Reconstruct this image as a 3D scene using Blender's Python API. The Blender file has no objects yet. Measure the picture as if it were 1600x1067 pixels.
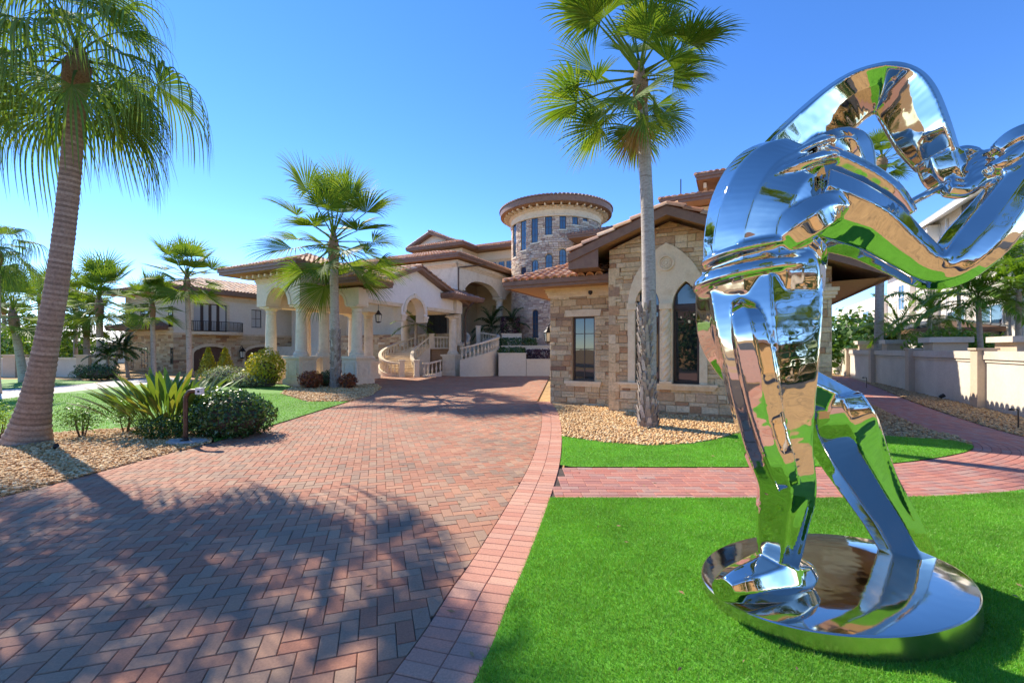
import bpy, math, random
import numpy as np
from mathutils import Vector, Matrix
from mathutils.geometry import tessellate_polygon

random.seed(7)
scene = bpy.context.scene
COL = scene.collection

# ------------------------------------------------------------------ camera
FPX, CXP, HZ, CAMH = 680.0, 800.0, 545.0, 2.06      # focal length and horizon of the 1600 px wide photograph
cam_data = bpy.data.cameras.new('camera')
cam = bpy.data.objects.new('camera', cam_data)
COL.objects.link(cam)
cam.location = (0, 0, CAMH)
cam.rotation_euler = (math.radians(90), 0, 0)
cam_data.sensor_width = 36.0
cam_data.lens = 36.0 * FPX / 1600.0
cam_data.shift_y = (HZ - 533.5) / 1600.0
cam_data.clip_start = 0.05
cam_data.clip_end = 3000.0
scene.camera = cam

# ------------------------------------------------------------------ sky and sun
SUN_EL = math.radians(42.0)
SUN_AZ = math.radians(50.2)          # from +Y towards -X
SUN_DIR = Vector((-math.sin(SUN_AZ) * math.cos(SUN_EL), math.cos(SUN_AZ) * math.cos(SUN_EL), math.sin(SUN_EL)))
world = bpy.data.worlds.new('World')
scene.world = world
world.use_nodes = True
wn = world.node_tree.nodes
wl = world.node_tree.links
wn.clear()
sky = wn.new('ShaderNodeTexSky')
sky.sky_type = 'NISHITA'
sky.sun_disc = False
sky.sun_elevation = SUN_EL
sky.sun_rotation = -SUN_AZ
sky.altitude = 0.0
sky.air_density = 0.6
sky.dust_density = 0.0
sky.ozone_density = 1.2
hsv = wn.new('ShaderNodeHueSaturation')
hsv.inputs['Hue'].default_value = 0.508
hsv.inputs['Saturation'].default_value = 1.27
hsv.inputs['Value'].default_value = 1.0
bg = wn.new('ShaderNodeBackground')
bg.inputs['Strength'].default_value = 0.15
wo = wn.new('ShaderNodeOutputWorld')
wl.new(sky.outputs[0], hsv.inputs['Color'])
wl.new(hsv.outputs[0], bg.inputs['Color'])
wl.new(bg.outputs[0], wo.inputs['Surface'])

sun_data = bpy.data.lights.new('sun', 'SUN')
sun_data.energy = 3.15
sun_data.angle = math.radians(0.53)
sun_data.color = (1.0, 0.90, 0.76)
sun = bpy.data.objects.new('sun', sun_data)
COL.objects.link(sun)
sun.rotation_euler = SUN_DIR.to_track_quat('Z', 'Y').to_euler()
sun.location = (-20, 20, 30)

scene.view_settings.view_transform = 'Standard'
scene.view_settings.look = 'None'
scene.view_settings.gamma = 1.0
scene.view_settings.use_curve_mapping = False
scene.view_settings.exposure = 1.36
scene.render.engine = 'CYCLES'
scene.cycles.use_denoising = True
scene.cycles.max_bounces = 8
scene.cycles.diffuse_bounces = 4
scene.cycles.glossy_bounces = 5
scene.cycles.transparent_max_bounces = 8
scene.cycles.caustics_reflective = False
scene.cycles.caustics_refractive = False
scene.cycles.sample_clamp_indirect = 6.0

# ------------------------------------------------------------------ pixel and frame helpers
YAW = math.radians(27.0)             # the mansion's grid against the view axis
CY_, SY_ = math.cos(YAW), math.sin(YAW)

def uv(px, py): return (px - CXP) / FPX, (HZ - py) / FPX
def G(px, py, z=0.0):
    u, v = uv(px, py)
    Y = (CAMH - z) / -v
    return (u * Y, Y)
def P(px, py, Y):
    u, v = uv(px, py)
    return Vector((u * Y, Y, CAMH + v * Y))
def sw(x, y): return (x * CY_ - y * SY_, x * SY_ + y * CY_)
def xy(s, w): return (s * CY_ + w * SY_, -s * SY_ + w * CY_)
def pA(px, py, w0):                   # pixel on the vertical plane w = w0  -> (s, z)
    u, v = uv(px, py)
    Y = w0 / (SY_ * u + CY_)
    return (Y * (CY_ * u - SY_), CAMH + v * Y)
def pB(px, py, s0):                   # pixel on the vertical plane s = s0  -> (w, z)
    u, v = uv(px, py)
    Y = s0 / (CY_ * u - SY_)
    return (Y * (SY_ * u + CY_), CAMH + v * Y)

# ------------------------------------------------------------------ materials
def nodes(m):
    m.use_nodes = True
    nt = m.node_tree
    nt.nodes.clear()
    out = nt.nodes.new('ShaderNodeOutputMaterial')
    bs = nt.nodes.new('ShaderNodeBsdfPrincipled')
    nt.links.new(bs.outputs[0], out.inputs['Surface'])
    return nt, bs, out
def ramp_node(nt, stops):
    r = nt.nodes.new('ShaderNodeValToRGB')
    e = r.color_ramp.elements
    n = len(stops)
    for i, c in enumerate(stops):
        p = i / (n - 1) if n > 1 else 0
        if len(c) == 4: p, c = c[3], c[:3]
        if i < 2: el = e[i]; el.position = p
        else: el = e.new(p)
        el.color = (c[0], c[1], c[2], 1)
    return r
def noise_node(nt, scale, detail=4.0, rough=0.55, coord='pos', stretch=None):
    if coord == 'pos':
        g = nt.nodes.new('ShaderNodeNewGeometry'); co = g.outputs['Position']
    else:
        g = nt.nodes.new('ShaderNodeTexCoord'); co = g.outputs['Object']
    if stretch:
        mp = nt.nodes.new('ShaderNodeMapping'); mp.inputs['Scale'].default_value = stretch
        nt.links.new(co, mp.inputs['Vector']); co = mp.outputs[0]
    n = nt.nodes.new('ShaderNodeTexNoise')
    n.inputs['Scale'].default_value = scale
    n.inputs['Detail'].default_value = detail
    n.inputs['Roughness'].default_value = rough
    nt.links.new(co, n.inputs['Vector'])
    return n
def factor(nt, src, scale, coord='pos', stretch=None):
    if src == 'face':
        a = nt.nodes.new('ShaderNodeAttribute'); a.attribute_name = 'rnd'
        return a.outputs['Fac']
    if src == 'object':
        return nt.nodes.new('ShaderNodeObjectInfo').outputs['Random']
    n = noise_node(nt, scale, coord=coord, stretch=stretch)
    mr = nt.nodes.new('ShaderNodeMapRange')
    mr.inputs['From Min'].default_value = 0.3; mr.inputs['From Max'].default_value = 0.7
    nt.links.new(n.outputs['Fac'], mr.inputs['Value'])
    return mr.outputs[0]
MATS = {}
def mat(name, stops, src='noise', scale=3.0, rough=0.7, var=0.25, vscale=12.0, bump=0.0, bscale=40.0, metallic=0.0,
        spec=0.5, coord='pos', stretch=None, trans=0.0, big=0.0, coat=0.0, bdist=0.01):
    m = bpy.data.materials.new(name)
    nt, bs, out = nodes(m)
    L = nt.links.new
    r = ramp_node(nt, stops if len(stops) > 1 else [stops[0], stops[0]])
    L(factor(nt, src, scale, coord, stretch), r.inputs['Fac'])
    col = r.outputs['Color']
    def vary(col, sc, amt, det=5.0):
        n = noise_node(nt, sc, det, 0.6, coord)
        mr = nt.nodes.new('ShaderNodeMapRange')
        mr.inputs['From Min'].default_value = 0.25; mr.inputs['From Max'].default_value = 0.75
        mr.inputs['To Min'].default_value = 1 - amt; mr.inputs['To Max'].default_value = 1 + amt
        L(n.outputs['Fac'], mr.inputs['Value'])
        mx = nt.nodes.new('ShaderNodeMix'); mx.data_type = 'RGBA'; mx.blend_type = 'MULTIPLY'
        mx.inputs['Factor'].default_value = 1.0
        L(col, mx.inputs['A']); L(mr.outputs[0], mx.inputs['B'])
        return mx.outputs['Result']
    if var > 0: col = vary(col, vscale, var)
    if big > 0: col = vary(col, 0.6, big, 3.0)
    L(col, bs.inputs['Base Color'])
    bs.inputs['Roughness'].default_value = rough
    bs.inputs['Metallic'].default_value = metallic
    bs.inputs['Specular IOR Level'].default_value = spec
    if coat: bs.inputs['Coat Weight'].default_value = coat
    if bump > 0:
        n = noise_node(nt, bscale, 5.0, 0.6, coord)
        b = nt.nodes.new('ShaderNodeBump')
        b.inputs['Strength'].default_value = bump; b.inputs['Distance'].default_value = bdist
        L(n.outputs['Fac'], b.inputs['Height']); L(b.outputs[0], bs.inputs['Normal'])
    if trans > 0:
        t = nt.nodes.new('ShaderNodeBsdfTranslucent')
        mc = nt.nodes.new('ShaderNodeMix'); mc.data_type = 'RGBA'; mc.blend_type = 'MULTIPLY'; mc.inputs['Factor'].default_value = 1.0
        mc.inputs['B'].default_value = (1.7, 1.5, 0.5, 1)
        L(col, mc.inputs['A']); L(mc.outputs['Result'], t.inputs['Color'])
        ms = nt.nodes.new('ShaderNodeMixShader'); ms.inputs[0].default_value = trans
        L(bs.outputs[0], ms.inputs[1]); L(t.outputs[0], ms.inputs[2]); L(ms.outputs[0], out.inputs['Surface'])
    MATS[name] = m
    return m

PAV = [(.30, .20, .14, 0.0), (.44, .29, .19, .14), (.38, .23, .155, .28), (.49, .235, .14, .44), (.44, .19, .11, .64), (.52, .275, .165, .84), (.41, .255, .165, 1.0)]
PAV = [tuple(c * k for c, k in zip(q[:3], (.84, .80, .76))) + q[3:] for q in PAV]
mat('paver_single', PAV, 'object', rough=.85, var=.22, vscale=60, bump=.35, bscale=220, big=.2)
mat('paver_mass', PAV, 'face', rough=.85, var=.22, vscale=60, bump=.35, bscale=220, big=.2)
EDG = [(.54, .26, .17), (.49, .21, .135), (.57, .31, .205), (.46, .24, .17)]
mat('edge_single', EDG, 'object', rough=.85, var=.22, vscale=60, bump=.35, bscale=220, big=.08)
mat('edge_mass', EDG, 'face', rough=.85, var=.2, vscale=60, bump=.3, bscale=220)
WLK = [(.42, .15, .105), (.47, .21, .15), (.36, .15, .12), (.40, .24, .19), (.45, .17, .12)]
mat('walk_single', WLK, 'object', rough=.85, var=.22, vscale=60, bump=.35, bscale=220, big=.08)
mat('walk_mass', WLK, 'face', rough=.85, var=.2, vscale=60, bump=.3, bscale=220)
mat('joint_sand', [(.06, .042, .032), (.09, .065, .05)], scale=30, rough=.95, var=.3)
mat('earth', [(.36, .22, .09), (.46, .29, .12), (.28, .18, .08)], scale=.8, rough=.95, var=.35, vscale=6, bump=.4, bscale=20)
mat('turf', [(.10, .33, .02), (.125, .38, .028), (.085, .28, .018)], scale=1.6, rough=.75, var=.5, vscale=110, bump=.8, bscale=160, spec=.25, big=.12)
mat('turf_blade', [(.11, .35, .016), (.16, .44, .03), (.25, .50, .09), (.09, .28, .015), (.26, .38, .07)], 'face', rough=.5, var=.15, vscale=3, spec=.35, trans=.28, big=.26)
mat('far_turf', [(.10, .24, .03), (.13, .29, .045), (.09, .21, .03)], scale=1.2, rough=.75, var=.35, vscale=60, bump=.5, bscale=90, spec=.2, big=.12)
mat('pebble_bed', [(.44, .29, .14), (.55, .37, .19), (.34, .22, .10)], scale=18, rough=.9, var=.45, vscale=45, bump=1.0, bscale=50)
mat('pebble', [(.38, .19, .06), (.60, .36, .14), (.74, .50, .23), (.80, .62, .35), (.50, .25, .08), (.66, .41, .17)], 'face', rough=.75, var=.15, vscale=60)
mat('pebble_orange', [(.24, .13, .05), (.42, .26, .11), (.52, .34, .15), (.58, .43, .22), (.33, .18, .07)], 'face', rough=.75, var=.15, vscale=60)
mat('concrete', [(.50, .46, .40), (.58, .53, .46)], scale=1.5, rough=.9, var=.12, vscale=30, bump=.2, bscale=80)
mat('rock_grey', [(.42, .40, .37), (.55, .53, .50)], scale=6, rough=.9, var=.25, bump=.5, bscale=25)
STN = [(.58, .41, .215), (.72, .55, .325), (.64, .46, .25), (.44, .235, .115, .56), (.76, .60, .38, .61), (.62, .45, .25, .80), (.52, .38, .23, .92), (.30, .16, .09, 1.0)]
mat('stone_single', STN, 'object', rough=.9, var=.28, vscale=14, bump=.8, bscale=22, big=.08, bdist=.02)
mat('stone_mass', STN, 'face', rough=.9, var=.28, vscale=14, bump=.8, bscale=22, big=.08, bdist=.02)
TWS = [(.70, .53, .34), (.76, .62, .46), (.58, .42, .31), (.80, .68, .53), (.46, .29, .21), (.70, .57, .43), (.38, .25, .19)]
mat('tower_stone', TWS, 'face', rough=.9, var=.25, vscale=8, bump=.7, bscale=14, bdist=.03)
mat('mortar', [(.58, .45, .29), (.66, .52, .35)], scale=8, rough=.95, var=.2, bump=.3, bscale=60)
mat('limestone', [(.74, .56, .345), (.82, .66, .44), (.70, .53, .32)], scale=2.5, rough=.85, var=.10, vscale=25, bump=.25, bscale=60)
mat('cast_stone', [(.74, .63, .455), (.82, .71, .53), (.69, .58, .41)], scale=1.6, rough=.85, var=.10, vscale=12, bump=.2, bscale=40)
mat('cream_stucco', [(.78, .67, .50), (.83, .73, .57)], scale=.9, rough=.9, var=.07, vscale=6, bump=.2, bscale=70)
mat('white_stucco', [(.79, .73, .64), (.84, .79, .71)], scale=.9, rough=.9, var=.06, vscale=6, bump=.15, bscale=70)
mat('soffit_tan', [(.58, .40, .23), (.64, .46, .28)], scale=2, rough=.8, var=.12)
mat('fascia_brown', [(.20, .105, .062), (.25, .14, .085)], scale=4, rough=.55, var=.15)
mat('soffit_brown', [(.36, .20, .105), (.42, .24, .13)], scale=3, rough=.7, var=.12, stretch=(1, 12, 1))
TIL = [(.54, .22, .09), (.64, .30, .13), (.46, .24, .14), (.33, .18, .125), (.68, .38, .19), (.55, .31, .19), (.70, .50, .34)]
mat('tile_single', TIL, 'object', rough=.7, var=.28, vscale=10, bump=.3, bscale=40)
mat('tile_mass', TIL, 'face', rough=.7, var=.28, vscale=10, bump=.3, bscale=40)
mat('tile_dark', [(.27, .145, .10), (.36, .19, .13), (.21, .125, .10), (.43, .25, .17)], 'face', rough=.7, var=.25, vscale=8)
mat('roof_under', [(.13, .075, .05), (.17, .10, .07)], scale=3, rough=.9, var=.2)
mat('metal_roof', [(.30, .38, .48), (.42, .50, .58)], scale=1, rough=.35, var=.1, metallic=.6)
mat('window_frame', [(.055, .032, .024), (.075, .043, .03)], scale=4, rough=.4, var=.1)
mat('white_frame', [(.8, .8, .8)], rough=.5, var=.03)
mat('iron', [(.02, .018, .016), (.035, .03, .026)], scale=8, rough=.5, var=.2, metallic=.4)
mat('bronze', [(.075, .038, .024), (.11, .058, .035)], scale=6, rough=.45, var=.2, metallic=.3)
mat('garage_wood', [(.12, .058, .034), (.16, .082, .05)], scale=3, rough=.6, var=.2, stretch=(8, 8, 1))
mat('lamp_glass', [(.75, .66, .48)], rough=.25, var=.05)
mat('white_paint', [(.8, .78, .74)], rough=.5, var=.04)
mat('grey_roof', [(.30, .32, .35), (.38, .40, .43)], scale=2, rough=.7, var=.15)
mat('slate_roof', [(.07, .08, .10), (.11, .12, .14)], 'face', rough=.6, var=.15)
mat('wall_cap', [(.60, .52, .42), (.68, .60, .49)], scale=1.2, rough=.85, var=.10, bump=.2, bscale=50)
mat('wall_post', [(.58, .45, .31), (.64, .50, .36)], scale=1.2, rough=.85, var=.08, bump=.2, bscale=50)
mat('wall_panel', [(.64, .57, .47), (.72, .65, .54)], scale=1.0, rough=.9, var=.10, big=.10, bump=.2, bscale=60)
mat('trunk_ring', [(.22, .155, .11), (.31, .22, .155), (.36, .265, .19), (.44, .34, .255)], 'face', rough=.9, var=.3, vscale=26, bump=.8, bscale=34, stretch=(1, 1, 9), bdist=.02)
mat('trunk_grey', [(.36, .31, .26), (.46, .41, .35), (.27, .22, .18)], scale=3.0, rough=.9, var=.28, vscale=20, bump=.8, bscale=24, stretch=(1, 1, 6), bdist=.02)
mat('boot', [(.30, .25, .20), (.46, .41, .35), (.22, .17, .13), (.55, .50, .44)], 'face', rough=.9, var=.25, vscale=30)
mat('fiber', [(.22, .13, .065), (.30, .19, .10), (.15, .09, .045)], scale=14, rough=.95, var=.35, vscale=40, bump=1, bscale=40)
mat('frond', [(.07, .15, .02), (.11, .21, .03), (.18, .26, .04), (.08, .17, .035)], 'face', rough=.6, var=.15, vscale=3, spec=.25, trans=.38)
mat('frond_blue', [(.075, .165, .035), (.11, .215, .05), (.16, .24, .06), (.08, .18, .055)], 'face', rough=.6, var=.15, vscale=3, spec=.25, trans=.38)
mat('frond_lush', [(.10, .22, .03), (.16, .30, .04), (.20, .34, .06)], 'face', rough=.4, var=.15, vscale=3, trans=.4)
mat('frond_dry', [(.30, .19, .07), (.40, .28, .13), (.22, .12, .05)], 'face', rough=.8, var=.2, trans=.3)
mat('leaf_dark', [(.022, .075, .014), (.04, .11, .02), (.065, .15, .03), (.09, .17, .06)], 'face', rough=.3, var=.12, spec=.6, trans=.22)
mat('leaf_mid', [(.05, .13, .02), (.085, .19, .03), (.12, .23, .045)], 'face', rough=.4, var=.12, trans=.3)
mat('leaf_lime', [(.13, .26, .03), (.20, .34, .05), (.26, .38, .07)], 'face', rough=.4, var=.12, trans=.35)
mat('leaf_yellow', [(.34, .34, .02), (.50, .44, .03), (.24, .30, .03), (.42, .36, .02)], 'face', rough=.45, var=.12, trans=.35)
mat('leaf_red', [(.22, .05, .02), (.34, .10, .03), (.12, .04, .025), (.40, .17, .04)], 'face', rough=.45, var=.12, trans=.25)
mat('leaf_purple', [(.06, .02, .045), (.10, .035, .07), (.035, .03, .03)], 'face', rough=.5, var=.12, trans=.2)
mat('leaf_silver', [(.20, .27, .16), (.30, .36, .24), (.11, .18, .07)], 'face', rough=.5, var=.12, trans=.25)
mat('leaf_blade', [(.07, .15, .03), (.11, .20, .04), (.16, .24, .05), (.22, .22, .06)], 'object', rough=.35, var=.2, vscale=5, spec=.5, trans=.3)
mat('stem_brown', [(.10, .065, .04), (.15, .10, .065)], scale=10, rough=.9, var=.2)
mat('stem_green', [(.13, .16, .05), (.18, .2, .07)], scale=6, rough=.6, var=.2)

# glass: dark panes that mirror the garden and the sky
def glass(name, tint):
    m = bpy.data.materials.new(name)
    nt, bs, out = nodes(m)
    bs.inputs['Base Color'].default_value = (*tint, 1)
    bs.inputs['Roughness'].default_value = 0.02
    bs.inputs['IOR'].default_value = 1.6
    bs.inputs['Specular IOR Level'].default_value = 0.9
    n = noise_node(nt, 1.3, 2.0)
    b = nt.nodes.new('ShaderNodeBump'); b.inputs['Strength'].default_value = 0.05; b.inputs['Distance'].default_value = 0.02
    nt.links.new(n.outputs['Fac'], b.inputs['Height']); nt.links.new(b.outputs[0], bs.inputs['Normal'])
    MATS[name] = m
glass('glass', (.012, .018, .022))
glass('glass_blue', (.03, .075, .13))
glass('glass_pale', (.55, .53, .46))

def steel(name, rough, bumpd):
    m = bpy.data.materials.new(name)
    nt, bs, out = nodes(m)
    bs.inputs['Base Color'].default_value = (.68, .635, .565, 1)
    bs.inputs['Metallic'].default_value = 1.0
    n2 = noise_node(nt, 5.0, 6.0)
    mr = nt.nodes.new('ShaderNodeMapRange')
    mr.inputs['From Min'].default_value = .35; mr.inputs['From Max'].default_value = .75
    mr.inputs['To Min'].default_value = rough; mr.inputs['To Max'].default_value = rough + .07
    nt.links.new(n2.outputs['Fac'], mr.inputs['Value']); nt.links.new(mr.outputs[0], bs.inputs['Roughness'])
    n = noise_node(nt, 3.2, 2.0)
    b = nt.nodes.new('ShaderNodeBump'); b.inputs['Strength'].default_value = .6; b.inputs['Distance'].default_value = bumpd
    nt.links.new(n.outputs['Fac'], b.inputs['Height']); nt.links.new(b.outputs[0], bs.inputs['Normal'])
    MATS[name] = m
steel('mirror_steel', .012, .010)
steel('base_steel', .05, .006)
steel('rim_steel', .2, .01)

# ------------------------------------------------------------------ mesh helpers
def M_(m): return MATS[m] if isinstance(m, str) else m
def link(o, parent=None):
    COL.objects.link(o)
    if parent is not None: o.parent = parent
    return o
def tag(o, label=None, cat=None, group=None, kind=None):
    if label: o['label'] = label
    if cat: o['category'] = cat
    if group: o['group'] = group
    if kind: o['kind'] = kind
    return o
def empty(name, loc=(0, 0, 0), rz=0.0):
    o = bpy.data.objects.new(name, None)
    o.empty_display_size = 0.2
    COL.objects.link(o)
    o.location = loc; o.rotation_euler = (0, 0, rz)
    return o
def mesh_np(name, v, f, m, rnd=None, smooth=False):
    """v (N,3), f (M,k) arrays -> mesh"""
    v = np.asarray(v, dtype=np.float32); f = np.asarray(f, dtype=np.int32)
    me = bpy.data.meshes.new(name)
    me.vertices.add(len(v)); me.vertices.foreach_set('co', v.ravel())
    k = f.shape[1]
    me.loops.add(f.size); me.loops.foreach_set('vertex_index', f.ravel())
    me.polygons.add(len(f)); me.polygons.foreach_set('loop_start', np.arange(0, f.size, k, dtype=np.int32))
    me.polygons.foreach_set('loop_total', np.full(len(f), k, dtype=np.int32))
    me.update(calc_edges=True)
    me.validate()
    if rnd is not None:
        a = me.attributes.new('rnd', 'FLOAT', 'FACE'); a.data.foreach_set('value', np.asarray(rnd, dtype=np.float32))
    if smooth: me.polygons.foreach_set('use_smooth', np.ones(len(f), dtype=bool))
    me.materials.append(M_(m))
    return me
def obj(name, me, parent=None):
    return link(bpy.data.objects.new(name, me), parent)

class MB:
    def __init__(self): self.v = []; self.f = []; self.r = []; self.m = []
    def add(self, vs, fs, r=0.5, m=0):
        n = len(self.v)
        self.v += [tuple(p) for p in vs]
        self.f += [tuple(i + n for i in q) for q in fs]
        self.r += [r] * len(fs); self.m += [m] * len(fs)
        return self
    def box(self, x0, x1, y0, y1, z0, z1, r=0.5, m=0):
        vs = [(x, y, z) for z in (z0, z1) for y in (y0, y1) for x in (x0, x1)]
        return self.add(vs, [(0, 2, 3, 1), (4, 5, 7, 6), (0, 1, 5, 4), (2, 6, 7, 3), (0, 4, 6, 2), (1, 3, 7, 5)], r, m)
    def cbox(self, c, size, rz=0.0, r=0.5, m=0):
        hx, hy, hz = size[0] / 2, size[1] / 2, size[2] / 2
        co, si = math.cos(rz), math.sin(rz)
        vs = []
        for z in (-hz, hz):
            for y in (-hy, hy):
                for x in (-hx, hx):
                    vs.append((c[0] + x * co - y * si, c[1] + x * si + y * co, c[2] + z))
        return self.add(vs, [(0, 2, 3, 1), (4, 5, 7, 6), (0, 1, 5, 4), (2, 6, 7, 3), (0, 4, 6, 2), (1, 3, 7, 5)], r, m)
    def prism(self, poly, z0, z1, r=0.5, m=0):
        n = len(poly)
        vs = [(p[0], p[1], z0) for p in poly] + [(p[0], p[1], z1) for p in poly]
        fs = [tuple(range(n - 1, -1, -1)), tuple(range(n, 2 * n))] + [(i, (i + 1) % n, n + (i + 1) % n, n + i) for i in range(n)]
        return self.add(vs, fs, r, m)
    def bar(self, a, b, wx, wz, r=0.5, m=0):            # rectangular bar between two points
        a, b = Vector(a), Vector(b); d = (b - a).normalized()
        up = Vector((0, 0, 1)) if abs(d.z) < .95 else Vector((0, 1, 0))
        x = d.cross(up).normalized() * wx / 2; y = x.cross(d).normalized() * wz / 2
        vs = [a - x - y, a + x - y, a + x + y, a - x + y, b - x - y, b + x - y, b + x + y, b - x + y]
        return self.add(vs, [(3, 2, 1, 0), (4, 5, 6, 7), (0, 1, 5, 4), (1, 2, 6, 5), (2, 3, 7, 6), (3, 0, 4, 7)], r, m)
    def lathe(self, prof, c=(0, 0, 0), n=16, r=0.5, m=0, cap=True):
        vs = []; fs = []
        for (rad, z) in prof:
            for i in range(n):
                a = 2 * math.pi * i / n
                vs.append((c[0] + rad * math.cos(a), c[1] + rad * math.sin(a), c[2] + z))
        for j in range(len(prof) - 1):
            for i in range(n):
                k = (i + 1) % n
                fs.append((j * n + i, j * n + k, (j + 1) * n + k, (j + 1) * n + i))
        if cap:
            fs.append(tuple(range(n - 1, -1, -1))); fs.append(tuple((len(prof) - 1) * n + i for i in range(n)))
        return self.add(vs, fs, r, m)
    def tube(self, pts, rads, n=8, r=0.5, m=0, cap=True, squash=1.0):
        pts = [Vector(p) for p in pts]
        if not isinstance(rads, (list, tuple)): rads = [rads] * len(pts)
        vs = []; fs = []; ref = None
        for j, p in enumerate(pts):
            d = (pts[min(j + 1, len(pts) - 1)] - pts[max(j - 1, 0)]).normalized()
            if ref is None: ref = d.orthogonal().normalized()
            ref = (ref - d * ref.dot(d)).normalized(); bi = d.cross(ref)
            for i in range(n):
                a = 2 * math.pi * i / n
                vs.append(p + (ref * math.cos(a) + bi * math.sin(a) * squash) * rads[j])
        for j in range(len(pts) - 1):
            for i in range(n):
                k = (i + 1) % n
                fs.append((j * n + i, j * n + k, (j + 1) * n + k, (j + 1) * n + i))
        if cap:
            fs.append(tuple(range(n - 1, -1, -1))); fs.append(tuple((len(pts) - 1) * n + i for i in range(n)))
        return self.add(vs, fs, r, m)
    def panel(self, loops, fn, d0, d1, r=0.5, m=0):
        """flat polygon with holes (loops of (u,v)), thickness from d0 to d1, fn(u,v,d)->xyz"""
        flat = [p for lp in loops for p in lp]
        tris = tessellate_polygon([[Vector((p[0], p[1], 0)) for p in lp] for lp in loops])
        n = len(flat)
        vs = [fn(p[0], p[1], d0) for p in flat] + [fn(p[0], p[1], d1) for p in flat]
        fs = [tuple(t) for t in tris] + [tuple(n + i for i in reversed(t)) for t in tris]
        o = 0
        for lp in loops:
            k = len(lp)
            for i in range(k):
                a, b = o + i, o + (i + 1) % k
                fs.append((a, b, n + b, n + a))
            o += k
        return self.add(vs, fs, r, m)
    def mesh(self, name, mats, off=(0, 0, 0), smooth=False, rnd=True):
        me = bpy.data.meshes.new(name)
        o = off
        me.from_pydata([(p[0] - o[0], p[1] - o[1], p[2] - o[2]) for p in self.v], [], self.f)
        if not isinstance(mats, (list, tuple)): mats = [mats]
        for q in mats: me.materials.append(M_(q))
        if len(mats) > 1: me.polygons.foreach_set('material_index', self.m)
        if rnd:
            a = me.attributes.new('rnd', 'FLOAT', 'FACE'); a.data.foreach_set('value', self.r)
        if smooth: me.polygons.foreach_set('use_smooth', [True] * len(self.f))
        me.update()
        fix_normals(me)
        return me
    def build(self, name, mats, parent=None, off=(0, 0, 0), smooth=False, angle=None):
        me = self.mesh(name, mats, off, smooth or angle is not None)
        if angle is not None: me.set_sharp_from_angle(angle=math.radians(angle))
        return obj(name, me, parent)
import bmesh
def fix_normals(me):
    if len(me.polygons) > 60000: return
    b = bmesh.new(); b.from_mesh(me)
    bmesh.ops.recalc_face_normals(b, faces=b.faces)
    b.to_mesh(me); b.free()

def inside(poly, x, y):
    c = False; n = len(poly); j = n - 1
    for i in range(n):
        xi, yi = poly[i]; xj, yj = poly[j]
        if (yi > y) != (yj > y) and x < (xj - xi) * (y - yi) / (yj - yi) + xi: c = not c
        j = i
    return c
def inside_np(poly, X, Y):
    c = np.zeros(X.shape, bool); n = len(poly); j = n - 1
    for i in range(n):
        xi, yi = poly[i]; xj, yj = poly[j]
        if yi != yj:
            t = ((yi > Y) != (yj > Y)) & (X < (xj - xi) * (Y - yi) / (yj - yi) + xi)
            c ^= t
        j = i
    return c
def clip_half(poly, p, n):            # keep the side where (q-p).n >= 0
    out = []
    for i in range(len(poly)):
        a, b = poly[i], poly[(i + 1) % len(poly)]
        da = (a[0] - p[0]) * n[0] + (a[1] - p[1]) * n[1]; db = (b[0] - p[0]) * n[0] + (b[1] - p[1]) * n[1]
        if da >= 0: out.append(a)
        if (da >= 0) != (db >= 0):
            t = da / (da - db); out.append((a[0] + (b[0] - a[0]) * t, a[1] + (b[1] - a[1]) * t))
    return out
def area2(poly): return sum(poly[i][0] * poly[(i + 1) % len(poly)][1] - poly[(i + 1) % len(poly)][0] * poly[i][1] for i in range(len(poly))) / 2
def inset(poly, d):                   # shrink a convex polygon
    if area2(poly) < 0: poly = poly[::-1]
    n = len(poly); out = list(poly)
    for i in range(n):
        a, b = poly[i], poly[(i + 1) % n]
        ex, ey = b[0] - a[0], b[1] - a[1]; l = math.hypot(ex, ey)
        if l < 1e-6: continue
        nx, ny = -ey / l, ex / l
        out = clip_half(out, (a[0] + nx * d, a[1] + ny * d), (nx, ny))
        if len(out) < 3: return []
    # drop near duplicates
    res = []
    for q in out:
        if not res or math.hypot(q[0] - res[-1][0], q[1] - res[-1][1]) > 1e-4: res.append(q)
    if len(res) > 1 and math.hypot(res[0][0] - res[-1][0], res[0][1] - res[-1][1]) <= 1e-4: res.pop()
    return res
def smooth_curve(pts, n=8):           # Catmull-Rom
    P_ = [Vector(p) for p in pts]; out = []
    for i in range(len(P_) - 1):
        p0 = P_[max(i - 1, 0)]; p1 = P_[i]; p2 = P_[i + 1]; p3 = P_[min(i + 2, len(P_) - 1)]
        for k in range(n):
            t = k / n
            out.append(.5 * ((2 * p1) + (p2 - p0) * t + (2 * p0 - 5 * p1 + 4 * p2 - p3) * t * t + (3 * p1 - p0 - 3 * p2 + p3) * t ** 3))
    out.append(P_[-1])
    return out
def sheet(name, poly, z, m, kind='structure', sub=None):
    tris = tessellate_polygon([[Vector((p[0], p[1], 0)) for p in poly]])
    me = bpy.data.meshes.new(name)
    me.from_pydata([(p[0], p[1], z) for p in poly], [], [tuple(t) for t in tris])
    me.materials.append(M_(m)); me.update()
    fix_normals(me)
    if me.polygons and sum(p.normal.z for p in me.polygons) < 0: me.flip_normals()
    o = obj(name, me)
    if kind: o['kind'] = kind
    return o

# ================================================================== GROUND
UNIT = 0.13
TH = 0.3023
HX0, HY0 = -6.828 * UNIT, 22.093 * UNIT
big = [(math.cos(a) * 900, math.sin(a) * 900) for a in [i * math.pi / 24 for i in range(48)]]
sheet('ground', big, -0.06, 'earth')

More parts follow.
